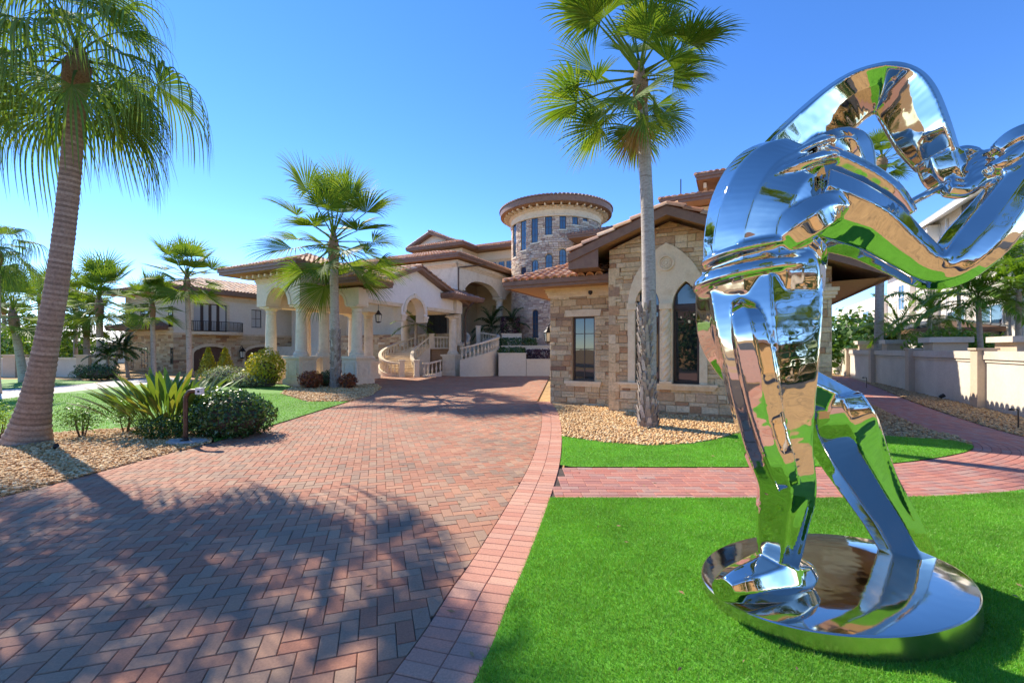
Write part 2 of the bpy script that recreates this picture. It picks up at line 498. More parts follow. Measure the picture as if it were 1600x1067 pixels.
outer_px = [(742, 1066), (779, 984), (797, 936), (827, 868), (860, 777), (875, 722), (878, 682), (876, 660), (871, 642), (860, 627)]
outer = [(-1.25, -.6), (-.72, 1.0)] + [G(*p) for p in outer_px]
outer = [(p.x, p.y) for p in smooth_curve([(a, b, 0) for a, b in outer], 10)]
def offset_curve(c, d):               # positive d = to the left of the travel direction
    out = []
    for i, p in enumerate(c):
        a, b = c[max(i - 1, 0)], c[min(i + 1, len(c) - 1)]
        ex, ey = b[0] - a[0], b[1] - a[1]; l = math.hypot(ex, ey) or 1
        out.append((p[0] - ey / l * d, p[1] + ex / l * d))
    return out
inner = offset_curve(outer, .525)
left_px = [(596, 606), (580, 618), (545, 628), (500, 642), (420, 667), (330, 692), (300, 700), (265, 708), (100, 752), (0, 777), (-250, 850)]
drive_left = [G(*p) for p in left_px]
drive = inner + [G(858, 590), G(858, 586), G(720, 586), G(600, 586), G(500, 592), G(585, 600)] + drive_left + [(-16, 3.0), (-16, -.6)]
sheet('driveway_sand_bed', drive + [], -0.016, 'joint_sand')
edge_poly = outer + inner[::-1]
sheet('edging_sand_bed', edge_poly, -0.014, 'joint_sand')

def paver_geo(poly, h=0.0, tilt=(0, 0)):
    """bevelled paver from a convex polygon; returns verts, faces"""
    a = inset(poly, .0022); b = inset(poly, .0075)
    if len(a) < 3: return None
    if len(b) != len(a):
        mx = sum(p[0] for p in a) / len(a); my = sum(p[1] for p in a) / len(a)
        b = [(mx + (p[0] - mx) * .93, my + (p[1] - my) * .93) for p in a]
    n = len(a)
    cx = sum(p[0] for p in a) / n; cy = sum(p[1] for p in a) / n
    zz = lambda p, z: h + z + (p[0] - cx) * tilt[0] + (p[1] - cy) * tilt[1]
    vs = [(p[0], p[1], -.02) for p in a] + [(p[0], p[1], zz(p, -.005)) for p in a] + [(p[0], p[1], zz(p, 0)) for p in b]
    fs = [tuple(range(2 * n, 3 * n))]
    for i in range(n):
        j = (i + 1) % n
        fs.append((n + i, n + j, 2 * n + j, 2 * n + i)); fs.append((i, j, n + j, n + i))
    return vs, fs
def lay(name, parent, pavers, single, mass, count=300):
    """pavers: list of polygons. The largest in the picture become objects of their own, the rest one mass."""
    def score(poly):
        cx = sum(p[0] for p in poly) / len(poly); cy = sum(p[1] for p in poly) / len(poly)
        if cy < 1.0: return 1e9
        px = CXP + FPX * cx / cy; py = HZ + FPX * CAMH / cy
        off = 0 if (-20 < px < 1620 and py < 1080) else 1e4
        return off + math.hypot(cx, cy)
    pavers.sort(key=score)
    for poly in pavers[:count]:
        cx = sum(p[0] for p in poly) / len(poly); cy = sum(p[1] for p in poly) / len(poly)
        g = paver_geo([(p[0] - cx, p[1] - cy) for p in poly], random.uniform(-.0012, .0022), (random.uniform(-.008, .008), random.uniform(-.008, .008)))
        if not g: continue
        me = bpy.data.meshes.new(name); me.from_pydata(g[0], [], g[1]); me.materials.append(M_(single))
        o = obj(name, me, parent); o.location = (cx, cy, 0)
    mb = MB()
    for poly in pavers[count:]:
        g = paver_geo(poly, random.uniform(-.0012, .0022), (random.uniform(-.008, .008), random.uniform(-.008, .008)))
        if g: mb.add(g[0], g[1], random.random())
    if mb.f:
        me = bpy.data.meshes.new(name + '_field'); me.from_pydata(mb.v, [], mb.f)
        a = me.attributes.new('rnd', 'FLOAT', 'FACE'); a.data.foreach_set('value', mb.r)
        me.materials.append(M_(mass)); me.update()
        tag(obj(name + '_field', me, parent), kind='stuff')

def clip_to(poly, region):
    ins = [inside(region, *p) for p in poly]
    if all(ins): return poly
    if not any(ins): return None
    cx = sum(p[0] for p in poly) / 4; cy = sum(p[1] for p in poly) / 4
    R = .2; out = poly; n = len(region); sg = 1 if area2(region) > 0 else -1
    for i in range(n):
        a, b = region[i], region[(i + 1) % n]
        ex, ey = b[0] - a[0], b[1] - a[1]; l = math.hypot(ex, ey)
        if l < 1e-6: continue
        t = max(0, min(1, ((cx - a[0]) * ex + (cy - a[1]) * ey) / l / l))
        if math.hypot(a[0] + ex * t - cx, a[1] + ey * t - cy) < R:
            out = clip_half(out, a, (-ey / l * sg, ex / l * sg))
            if len(out) < 3: return None
    return out if abs(area2(out)) > .0025 else None

driveway = empty('driveway')
driveway['kind'] = 'structure'
co, si = math.cos(TH), math.sin(TH)
hb = lambda b, a: (HX0 + UNIT * (b * co - a * si), HY0 + UNIT * (b * si + a * co))
pav = []
for m_ in range(-75, 76):
    for k_ in range(-170, 300):
        for (b0, a0, wb, wa) in ((k_ + 2 * m_, k_ - 2 * m_, 1, 2), (k_ + 1 + 2 * m_, k_ - 2 * m_, 2, 1)):
            c = hb(b0 + wb / 2, a0 + wa / 2)
            if c[1] < 1.6 or c[1] > 33 or c[0] > 3.4 or c[0] < -15 or c[0] < -1.25 * c[1] - .6: continue
            poly = [hb(b0, a0), hb(b0 + wb, a0), hb(b0 + wb, a0 + wa), hb(b0, a0 + wa)]
            q = clip_to(poly, drive)
            if q: pav.append(q)
lay('paver', driveway, pav, 'paver_single', 'paver_mass')

# double soldier course along the lawn
edging = empty('driveway_edging')
edging['kind'] = 'structure'
def resample(c, step):
    out = [c[0]]; acc = 0.0
    for i in range(len(c) - 1):
        ax, ay = c[i]; bx, by = c[i + 1]; l = math.hypot(bx - ax, by - ay)
        while acc + l >= step:
            t = (step - acc) / l; ax, ay = ax + (bx - ax) * t, ay + (by - ay) * t
            out.append((ax, ay)); l = math.hypot(bx - ax, by - ay); acc = 0.0
        acc += l
    return out
rc = resample(outer, UNIT)
o1 = offset_curve(rc, .2625); o2 = offset_curve(rc, .525)
eb = []
for i in range(len(rc) - 1):
    eb.append([rc[i], rc[i + 1], o1[i + 1], o1[i]])
    eb.append([o1[i], o1[i + 1], o2[i + 1], o2[i]])
lay('edging_brick', edging, eb, 'edge_single', 'edge_mass')

# garden path: running bond that bends round the lawn island
path_in = [(.35, 7.57), (2.5, 7.56), (4.6, 7.57), (6.1, 7.66), (7.4, 7.98), (8.9, 8.6), (9.7, 9.15), (10.25, 9.95), (11.1, 12.1), (14.1, 17.5), (19.0, 25.4), (23.5, 33.0)]
path_in = [(p.x, p.y) for p in smooth_curve([(a, b, 0) for a, b in path_in], 10)]
ROWS = 12
path_poly = offset_curve(path_in, 0) + offset_curve(path_in, -ROWS * UNIT)[::-1]
sheet('garden_path_bed', [q for q in path_poly if True], -0.018, 'joint_sand')
garden_path = empty('garden_path')
garden_path['kind'] = 'structure'
wb = []
edge_inner_poly = [(-9, -3)] + outer + [(1.3, 40), (-9, 40)]
for r_ in range(ROWS):
    c0 = resample(offset_curve(path_in, -r_ * UNIT), UNIT)
    c1 = [None] * len(c0)
    off = offset_curve(c0, -UNIT)
    i = random.choice((0, 1))
    while i + 2 < len(c0):
        q = [off[i], off[i + 2], c0[i + 2], c0[i]]
        if not inside(edge_inner_poly, *off[i]) and not inside(edge_inner_poly, *c0[i]):
            wb.append(q)
        elif not inside(edge_inner_poly, *off[i + 2]) and not inside(edge_inner_poly, *off[i + 1]):
            wb.append([off[i + 1], off[i + 2], c0[i + 2], c0[i + 1]])
        i += 2
lay('path_brick', garden_path, wb, 'walk_single', 'walk_mass')

# ------------------------------------------------------------------ lawns
def blades(name, poly, dens, hgt, wid, m, parent, z=0.012, ymax=99, ymin=-99, seed=1):
    rng = np.random.default_rng(seed)
    P0 = np.array(poly); x0, y0 = P0.min(0); x1, y1 = P0.max(0)
    y1 = min(y1, ymax); y0 = max(y0, ymin)
    n = int((x1 - x0) * (y1 - y0) * dens)
    X = rng.uniform(x0, x1, n); Y = rng.uniform(y0, y1, n)
    k = inside_np(poly, X + rng.normal(0, .012, n), Y + rng.normal(0, .012, n)) & (np.abs(X) < 1.28 * Y + .4)
    X, Y = X[k], Y[k]; n = len(X)
    a = rng.uniform(0, 2 * np.pi, n); h = hgt * rng.uniform(.6, 1.15, n); w = wid * rng.uniform(.7, 1.3, n)
    lean = h * rng.uniform(.15, .95, n); b = rng.uniform(0, 2 * np.pi, n)
    v = np.empty((n, 3, 3), np.float32)
    v[:, 0] = np.stack([X - np.cos(a) * w, Y - np.sin(a) * w, np.full(n, z)], 1)
    v[:, 1] = np.stack([X + np.cos(a) * w, Y + np.sin(a) * w, np.full(n, z)], 1)
    v[:, 2] = np.stack([X + np.cos(b) * lean, Y + np.sin(b) * lean, z + h], 1)
    f = np.arange(n * 3).reshape(-1, 3)
    o = obj(name, mesh_np(name, v.reshape(-1, 3), f, m, rng.random(n)), parent)
    o['kind'] = 'stuff'
    return o
j778 = [p for p in outer if p[1] < 6.0]
near_lawn = [(-1.2, -.5)] + j778[6:] + [(outer[[i for i, p in enumerate(outer) if p[1] >= 6.0][0]][0] - .01, 6.0)]
po = offset_curve(path_in, -ROWS * UNIT)
near_lawn += [(p[0], p[1] - .012) for p in po if p[0] > .9 and p[1] < 9.5] + [(14, 9), (14, -.5)]
lawn = sheet('lawn', near_lawn, 0.012, 'turf')
tag(blades('grass', near_lawn, 15000, .027, .0022, 'turf_blade', None, ymax=6.2, ymin=2.2, seed=3), 'thick bright green turf around the steel sculpture', 'grass')
tag(blades('grass', near_lawn, 1500, .026, .004, 'turf_blade', None, ymax=9, ymin=6.0, seed=4), 'strip of green turf at the far bend of the brick path', 'grass')
isl_px = [(877, 682), (945, 692), (1010, 697), (1080, 694), (1120, 687), (1155, 677), (1250, 677), (1375, 681), (1490, 689)]
isl_top = [G(*p) for p in isl_px]
island = isl_top + [(q[0], q[1] + .012) for q in path_in if q[0] > .9 and q[1] < 9.4][::-1]
# the left end follows the edging
oi = [p for p in outer if 7.6 < p[1] < 10.1]
island = isl_top + [(q[0], q[1] + .012) for q in path_in if q[0] > 1.0 and q[1] < 9.3][::-1] + [(p[0] + .012, p[1]) for p in oi]
sheet('lawn_island', island, 0.012, 'turf')
tag(blades('grass', island, 4500, .027, .0035, 'turf_blade', None, seed=5), 'green turf on the lens-shaped island between path and gravel', 'grass')
left_lawn = [G(-250, 715), G(80, 677), G(230, 668), G(330, 676), G(335, 691), G(420, 666), G(500, 641), G(545, 627.4), G(480, 628), G(437, 615), G(460, 606), G(440, 600), G(300, 598), G(220, 601), G(120, 611), G(0, 624), G(-250, 652)]
sheet('lawn_left', left_lawn, 0.012, 'far_turf')
tag(blades('grass', left_lawn, 500, .03, .007, 'turf_blade', None, ymax=20, seed=6), 'light green turf behind the bird of paradise plant', 'grass')
sheet('lawn_strip', [G(-250, 628), G(0, 609), G(110, 602), G(155, 597), G(80, 592), G(0, 593), G(-250, 600)], 0.012, 'far_turf')
sheet('walkway', [G(-250, 652), G(0, 624), G(120, 611), G(220, 601), G(300, 596), G(260, 588), G(160, 597), G(110, 602), G(0, 609), G(-250, 628)], 0.004, 'concrete')

# ------------------------------------------------------------------ pebble beds
ICO_V = None
def ico():
    t = (1 + 5 ** .5) / 2
    v = np.array([(-1, t, 0), (1, t, 0), (-1, -t, 0), (1, -t, 0), (0, -1, t), (0, 1, t), (0, -1, -t), (0, 1, -t), (t, 0, -1), (t, 0, 1), (-t, 0, -1), (-t, 0, 1)], float)
    v /= np.linalg.norm(v[0])
    f = np.array([(0, 11, 5), (0, 5, 1), (0, 1, 7), (0, 7, 10), (0, 10, 11), (1, 5, 9), (5, 11, 4), (11, 10, 2), (10, 7, 6), (7, 1, 8), (3, 9, 4), (3, 4, 2), (3, 2, 6), (3, 6, 8), (3, 8, 9), (4, 9, 5), (2, 4, 11), (6, 2, 10), (8, 6, 7), (9, 8, 1)])
    return v, f
def rocks(name, poly, dens, rad, m, z, seed, region=None):
    rng = np.random.default_rng(seed)
    P0 = np.array(region if region else poly); x0, y0 = P0.min(0); x1, y1 = P0.max(0)
    n = int((x1 - x0) * (y1 - y0) * dens)
    X = rng.uniform(x0, x1, n); Y = rng.uniform(y0, y1, n)
    k = inside_np(poly, X, Y)
    X, Y = X[k], Y[k]; n = len(X)
    V, F = ico()
    S = rad * rng.uniform(.6, 1.35, (n, 1, 1)) * rng.uniform(.65, 1.25, (n, 1, 3))
    v = V[None] * S * rng.uniform(.82, 1.15, (n, 12, 1))
    a = rng.uniform(0, 2 * np.pi, n); b = rng.uniform(-.6, .6, n)
    ca, sa, cb, sb = np.cos(a)[:, None], np.sin(a)[:, None], np.cos(b)[:, None], np.sin(b)[:, None]
    x, y, zz = v[..., 0], v[..., 1], v[..., 2] * .75
    y, zz = y * cb - zz * sb, y * sb + zz * cb
    x, y = x * ca - y * sa, x * sa + y * ca
    v = np.stack([x + X[:, None], y + Y[:, None], zz + z + rng.uniform(-.2, .7, (n, 1)) * rad], -1)
    f = F[None] + (np.arange(n) * 12)[:, None, None]
    r = np.repeat(rng.random(n), 20)
    o = obj(name, mesh_np(name, v.reshape(-1, 3), f.reshape(-1, 3), m, r))
    o['kind'] = 'stuff'
    return o
bed_left = [G(-250, 850), G(0, 777), G(100, 752), G(265, 708), G(300, 700), G(330, 692), G(330, 676), G(230, 668), G(80, 677), G(-250, 715)]
sheet('pebble_bed', bed_left, 0.006, 'pebble_bed')
tag(rocks('gravel', bed_left, 560, .030, 'pebble', .012, 1, [(-13.5, 5.8), (-6, 11.6)]), 'tan river pebbles in the bed under the big trunk', 'gravel')
oo = [p for p in outer if p[1] > 10.1]
bed_mid = [(p[0] + .012, p[1]) for p in oo] + [xy(-6.0, 16.2), xy(2.4, 15.5), xy(4.6, 40)] + [(q[0] - .01, q[1]) for q in path_in if q[1] > 9.3][::-1] + isl_top[::-1]
sheet('pebble_bed', bed_mid, 0.006, 'pebble_bed')
tag(rocks('gravel', bed_mid, 480, .034, 'pebble', .012, 2, [(.8, 9.2), (7.5, 15.5)]), 'golden pebbles in front of the stone gable', 'gravel')
tag(rocks('gravel', bed_mid, 230, .036, 'pebble_orange', .012, 3, [(7.5, 8.6), (15, 20)]), 'brown pebbles between path and house corner', 'gravel')
po2 = [p for p in po if p[1] > 7.0]
bed_wall = [(q[0] + .012, q[1]) for q in po2] + [xy(7.62, 45), xy(7.62, 8)]
sheet('pebble_bed', bed_wall, 0.006, 'pebble_bed')
tag(rocks('gravel', bed_wall, 300, .036, 'pebble_orange', .012, 4, [(9, 8), (24, 26)]), 'orange pebbles along the foot of the garden wall', 'gravel')
bed_palm = [G(437, 615), G(480, 628), G(545, 627.6), G(580, 618), G(596, 606), G(588, 600), G(500, 600), G(455, 606)]
sheet('pebble_bed', bed_palm, 0.006, 'pebble_bed')
tag(rocks('gravel', bed_palm, 160, .042, 'pebble', .012, 5), 'tan pebbles around the trunk beside the columns', 'gravel')
# the street and the drive behind the photographer
sheet('street', [(-80, -16), (80, -16), (80, -8), (-80, -8)], -.03, mat('asphalt', [(.05, .05, .052), (.07, .07, .07)], scale=3, rough=.9, var=.2))
sheet('drive_apron', [(-16, -.62), (-1.3, -.62), (-1.3, -8), (-16, -8)], -.004, mat('apron_brick', [(.40, .19, .14), (.46, .25, .18), (.33, .22, .18)], scale=9, rough=.9, var=.3, vscale=14))

# dry bits of leaf blown over the drive, the lawn edge and the beds
rng = np.random.default_rng(99); n = 260
X = rng.uniform(-9, 5, n); Y = rng.uniform(2.6, 13, n); a = rng.uniform(0, 6.28, n); l = rng.uniform(.012, .04, n); w = l * rng.uniform(.2, .45, n)
c_, s_ = np.cos(a), np.sin(a); h = np.where(X > .6, .045, .006)
v = np.stack([np.stack([X + c_ * l, Y + s_ * l, h + .002], 1), np.stack([X - s_ * w, Y + c_ * w, h + rng.uniform(.004, .012, n)], 1), np.stack([X - c_ * l, Y - s_ * l, h + .002], 1), np.stack([X + s_ * w, Y - c_ * w, h + .001], 1)], 1)
o = obj('fallen_leaves', mesh_np('fallen_leaves', v.reshape(-1, 3), np.arange(n * 4).reshape(-1, 4), mat('dry_leaf', [(.22, .13, .06), (.34, .22, .10), (.14, .09, .05)], 'face', rough=.9, var=.2), rng.random(n)))
tag(o, 'dry leaf bits scattered on the brick driveway', 'leaves', kind='stuff')

# ================================================================== BUILDING HELPERS (frame s, w, z)
def root_at(name, s, w, label, cat, group=None):
    x, y = xy(s, w)
    o = empty(name, (x, y, 0), -YAW)
    tag(o, label, cat, group)
    return o, (s, w, 0)
def fA(w0): return lambda u, v, d: (u, w0 - d, v)          # wall facing the camera side (-w); d > 0 stands proud
def fB(s0): return lambda u, v, d: (s0 + d, u, v)          # wall facing +s
def fD(s0): return lambda u, v, d: (s0 - d, u, v)          # wall facing -s
def rect(u0, u1, v0, v1): return [(u0, v0), (u1, v0), (u1, v1), (u0, v1)]
def arch(u0, u1, v0, vs, kind='round', n=14, rise=None):
    c = (u0 + u1) / 2; r = (u1 - u0) / 2; out = [(u0, v0), (u1, v0)]
    if kind == 'round':
        rise = rise or r
        out += [(c + r * math.cos(math.pi * i / n), vs + rise * math.sin(math.pi * i / n)) for i in range(n + 1)]
    else:                                                    # pointed: arcs of radius R about springing points
        R = 2 * r * (1.15 if kind == 'lancet' else .93)
        amax = math.acos((R - r) / R); h = n // 2
        out += [(u1 - R + R * math.cos(amax * i / h), vs + R * math.sin(amax * i / h)) for i in range(h + 1)]
        out += [(u0 + R - R * math.cos(amax * i / h), vs + R * math.sin(amax * i / h)) for i in range(h - 1, -1, -1)]
    return out
def scaled(loop, d):                                         # shrink a loop towards its middle by about d
    us = [p[0] for p in loop]; vs = [p[1] for p in loop]
    cu, cv = (min(us) + max(us)) / 2, (min(vs) + max(vs)) / 2
    ku = 1 - 2 * d / (max(us) - min(us)); kv = 1 - 2 * d / (max(vs) - min(vs))
    return [(cu + (p[0] - cu) * ku, cv + (p[1] - cv) * kv) for p in loop]

def stone_geo(poly, d, bevel=.014, joint=.005):
    a = inset(poly, joint)
    if len(a) < 3: return None
    b = inset(a, bevel)
    if len(b) != len(a): return None
    n = len(a)
    return a, b, n
def clad(parent, off, fn, poly, holes, lo, hi, lens, single, mass, count=0, name='stone', proud=(.012, .05), skip=None, seed=1, back=-.004):
    """irregular courses of stones over a convex outline; pieces in view largest first as objects, the rest one mass"""
    rnd = random.Random(seed)
    us = [p[0] for p in poly]; vs = [p[1] for p in poly]
    if area2(poly) < 0: poly = poly[::-1]
    v = min(vs); out = []
    while v < max(vs):
        h = rnd.uniform(lo, hi); u = min(us) - rnd.uniform(0, .3)
        while u < max(us):
            l = rnd.uniform(*lens) * (1.25 if h < (lo + hi) / 2 else 1)
            spl = [(u, u + l, v, v + h)]
            if h > (lo + hi) * .58 and rnd.random() < .25:
                m = v + h * rnd.uniform(.4, .6); spl = [(u, u + l, v, m), (u, u + l, m, v + h)]
            for (a, b, c, d) in spl:
                pieces = [(a, b)]
                for (h0, h1, g0, g1) in holes:
                    if c < g1 - .02 and d > g0 + .02:
                        nx = []
                        for (p, q) in pieces:
                            if q <= h0 or p >= h1: nx.append((p, q))
                            else:
                                if p < h0 - .04: nx.append((p, h0))
                                if q > h1 + .04: nx.append((h1, q))
                        pieces = nx
                for (p, q) in pieces:
                    if skip and skip((p + q) / 2, (c + d) / 2, p, q, c, d): continue
                    r = [(p, c), (q, c), (q, d), (p, d)]
                    for i in range(len(poly)):
                        e, f = poly[i], poly[(i + 1) % len(poly)]
                        r = clip_half(r, e, (-(f[1] - e[1]), f[0] - e[0]))
                        if len(r) < 3: break
                    if len(r) >= 3 and abs(area2(r)) > .004: out.append(r)
            u += l
        v += h
    out.sort(key=lambda r: -abs(area2(r)))
    mb = MB()
    for i, r in enumerate(out):
        g = stone_geo(r, 0)
        if not g: continue
        a, b, n = g
        d = rnd.uniform(*proud)
        cu = sum(p[0] for p in a) / n; cv = sum(p[1] for p in a) / n
        jit = [rnd.uniform(-.006, .006) for _ in range(n)]
        vv = [fn(p[0], p[1], back) for p in a] + [fn(p[0], p[1], d * .55) for p in a] + [fn(p[0], p[1], d + jit[k]) for k, p in enumerate(b)]
        fs = [tuple(range(2 * n, 3 * n))]
        for k in range(n):
            j = (k + 1) % n
            fs += [(n + k, n + j, 2 * n + j, 2 * n + k), (k, j, n + j, n + k)]
        if i < count:
            m2 = MB(); m2.add(vv, fs); m2.build(name, single, parent, off)
        else: mb.add(vv, fs, rnd.random())
    if mb.f: tag(mb.build(name + '_courses', mass, parent, off), kind='stuff')

def window(parent, off, fn, loop, back, fw, cols, rows, frame='window_frame', gl='glass', bars=.035, name='window', panes=True, thick=.07):
    us = [p[0] for p in loop]; vs = [p[1] for p in loop]
    u0, u1, v0, v1 = min(us), max(us), min(vs), max(vs)
    mb = MB()
    mb.panel([loop, scaled(loop, fw)], fn, -back - thick, -back)
    a0, a1, b0, b1 = u0 + fw, u1 - fw, v0 + fw, v1 - fw
    isrect = len(loop) == 4
    for i in range(1, cols):
        u = a0 + (a1 - a0) * i / cols
        top = b1
        if not isrect:                                      # let the bar end inside the arch
            inner = scaled(loop, fw)
            top = max([p[1] for p in inner if abs(p[0] - u) < (a1 - a0) * .12] or [b1]) - .01
        mb.panel([rect(u - bars / 2, u + bars / 2, b0 - .01, top)], fn, -back - thick * .8, -back - .012)
    for i in range(1, rows):
        v = b0 + (b1 - b0) * i / rows
        mb.panel([rect(a0 - .01, a1 + .01, v - bars / 2, v + bars / 2)], fn, -back - thick * .75, -back - .017)
    w = mb.build(name, frame, parent, off)
    if isrect and panes and cols * rows > 1:
        for i in range(cols):
            for j in range(rows):
                q = MB(); q.panel([rect(a0 + (a1 - a0) * i / cols + .001, a0 + (a1 - a0) * (i + 1) / cols - .001, b0 + (b1 - b0) * j / rows + .001, b0 + (b1 - b0) * (j + 1) / rows - .001)], fn, -back - thick * .62, -back - thick * .5)
                q.build('pane', gl, w, off)
    else:
        q = MB(); q.panel([scaled(loop, fw * .6)], fn, -back - thick * .62, -back - thick * .5)
        q.build('pane', gl, w, off)
    return w

# barrel tiles
def tile_verts(L=.42, r0=.135, r1=.115, n=6):
    vs = []
    for (y, r, z) in ((0, r0, .02), (L, r1, -.012)):
        for i in range(n + 1):
            a = math.pi * i / n
            vs.append((math.cos(a) * r, y, math.sin(a) * r * .9 + z))
    fs = [(i, i + 1, n + 2 + i, n + 1 + i) for i in range(n)]
    vs += [(r0 * .72 * math.cos(math.pi * i / n), 0, r0 * .62 * math.sin(math.pi * i / n) + .02) for i in range(n + 1)]
    k = 2 * (n + 1)
    fs += [(i, k + i, k + i + 1, i + 1) for i in range(n)]
    vs += [(r0 * .7 * math.cos(math.pi * i / n), .06, r0 * .6 * math.sin(math.pi * i / n) + .018) for i in range(n + 1)]
    fs += [(k + i, k + n + 1 + i, k + n + 2 + i, k + i + 1) for i in range(n)]
    fs += [tuple(k + n + 1 + i for i in range(n + 1))]
    return vs, fs
TV, TF = tile_verts()
def tile_mesh_single(name='barrel_tile'):
    me = bpy.data.meshes.new(name); me.from_pydata(TV, [], TF); me.materials.append(M_('tile_single'))
    me.polygons.foreach_set('use_smooth', [True] * len(TF)); me.set_sharp_from_angle(angle=math.radians(50))
    return me
TILE_ME = tile_mesh_single()
# cheaper tile for the masses
def tile_field(P0, e, up, L, H, cut, mb, pitch=.30, row=.40, seed=0):
    rnd = random.Random(seed)
    e = Vector(e).normalized(); up = Vector(up).normalized(); nn = e.cross(up)
    if nn.z < 0: nn = -nn
    P0 = Vector(P0); n = 5; b = 0.0
    nc = max(1, int(L / pitch)); pt = L / nc
    while b < H - .05:
        for i in range(nc):
            a = (i + .5) * pt
            if not cut(a, b + row * .3): continue
            base = P0 + e * a + up * b; vs = []
            j = rnd.uniform(-.008, .008)
            for (y, r, z) in ((-.03, pt * .44, .028), (row, pt * .40, 0.0)):
                for k in range(n + 1):
                    t = math.pi * k / n
                    vs.append(base + e * (math.cos(t) * r) + up * y + nn * (math.sin(t) * r * .85 + z + j))
            mb.add(vs, [(k, k + 1, n + 2 + k, n + 1 + k) for k in range(n)] + [tuple(range(n, -1, -1))], rnd.random())
        b += row
def caps(A, B, mb, r=.15, step=.42, seed=0):
    rnd = random.Random(seed)
    A, B = Vector(A), Vector(B); d = B - A; L = d.length; d.normalize()
    x = d.cross(Vector((0, 0, 1))).normalized(); z = x.cross(d)
    n = 6; k = max(1, int(L / step)); st = L / k
    for i in range(k):
        p = A + d * (i * st); vs = []
        for (y, rr, h) in ((-.05, r, .02), (st, r * .85, -.01)):
            for q in range(n + 1):
                t = math.pi * q / n
                vs.append(p + x * (math.cos(t) * rr) + d * y + z * (math.sin(t) * rr * .9 + h))
        mb.add(vs, [(q, q + 1, n + 2 + q, n + 1 + q) for q in range(n)] + [tuple(range(n, -1, -1))], rnd.random())
def hip_roof(parent, off, s0, s1, w0, w1, z0, k, sides='AB', fas=.32, tmat='tile_mass', soffit='soffit_brown', seed=0, single=None, pitch=.30, name='roof'):
    ds, dw = s1 - s0, w1 - w0; half = min(ds, dw) / 2; q = math.sqrt(1 + k * k); zr = z0 + k * half
    c = [(s0, w0, z0), (s1, w0, z0), (s1, w1, z0), (s0, w1, z0)]
    if ds >= dw: r0, r1 = (s0 + half, w0 + half, zr), (s1 - half, w0 + half, zr)
    else: r0, r1 = (s0 + half, w0 + half, zr), (s0 + half, w1 - half, zr)
    mb = MB()
    if ds >= dw: fs = [(0, 1, 5, 4), (1, 2, 5), (2, 3, 4, 5), (3, 0, 4)]
    else: fs = [(0, 1, 4), (1, 2, 5, 4), (2, 3, 5), (3, 0, 4, 5)]
    mb.add(c + [r0, r1], fs)
    roof = mb.build(name, 'roof_under', parent, off)
    m2 = MB()
    t = .05
    m2.box(s0, s1, w0, w0 + t, z0 - fas, z0 + .03).box(s0, s1, w1 - t, w1, z0 - fas, z0 + .03)
    m2.box(s0, s0 + t, w0 + t, w1 - t, z0 - fas, z0 + .03).box(s1 - t, s1, w0 + t, w1 - t, z0 - fas, z0 + .03)
    # gutter lip
    m2.box(s0 - .06, s1 + .06, w0 - .06, w0 - .002, z0 - .16, z0 - .01).box(s1 + .002, s1 + .06, w0 - .002, w1, z0 - .16, z0 - .01)
    m2.build('fascia', 'fascia_brown', roof, off)
    m3 = MB(); m3.box(s0 + t, s1 - t, w0 + t, w1 - t, z0 - fas + .03, z0 - fas + .06)
    m3.build('soffit', soffit, roof, off)
    tm = MB()
    H_ = half * q
    def do(P0, e, up, L, cutlong):
        cut = (lambda a, b: a > b / q and a < L - b / q) if True else None
        tile_field(P0, e, up, L, H_, cut, tm, pitch=pitch, seed=seed)
    if 'A' in sides and not single: do((s0, w0, z0), (1, 0, 0), (0, 1, k), ds, ds >= dw)
    if 'B' in sides: do((s1, w0, z0), (0, 1, 0), (-1, 0, k), dw, dw > ds)
    if 'D' in sides: do((s0, w0, z0), (0, 1, 0), (1, 0, k), dw, dw > ds)
    if 'C' in sides: do((s0, w1, z0), (1, 0, 0), (0, -1, k), ds, ds >= dw)
    caps(c[0], r0, tm, seed=seed); caps(c[1], r1 if ds >= dw else r0, tm, seed=seed + 1); caps(r0, r1, tm, seed=seed + 2)
    if dw > ds: caps(c[2], r1, tm, seed=seed + 3)
    if tm.f:
        o = tm.build('tile_courses', tmat, roof, off, angle=50); o['kind'] = 'stuff'
    if single:
        up = Vector((0, 1, k)).normalized(); e = Vector((1, 0, 0)); nn = e.cross(up)
        nc = int(ds / .30); pt = ds / nc; b = -.06; row = 0
        while b < H_:
            for i in range(nc):
                a = (i + .5) * pt
                if not (a > b / q + .05 and a < ds - b / q - .05) or single(s0 + a, w0 + b / q): continue
                p = Vector((s0 + a - off[0], w0 - off[1], z0)) + up * b
                o = obj('barrel_tile', TILE_ME, roof)
                o.matrix_local = Matrix((( e.x, up.x, nn.x, p.x), (e.y, up.y, nn.y, p.y), (e.z, up.z, nn.z, p.z), (0, 0, 0, 1))) @ Matrix.Rotation(random.uniform(-.03, .03), 4, 'Z')
            b += .36
    return roof
def moulding(mb, fn, u0, u1, v, steps):
    """stacked fillets: steps = [(height, proud), ...] upward from v"""
    for h, d in steps:
        mb.panel([rect(u0 - d, u1 + d, v, v + h)], fn, -.02, d)
        v += h
    return mb
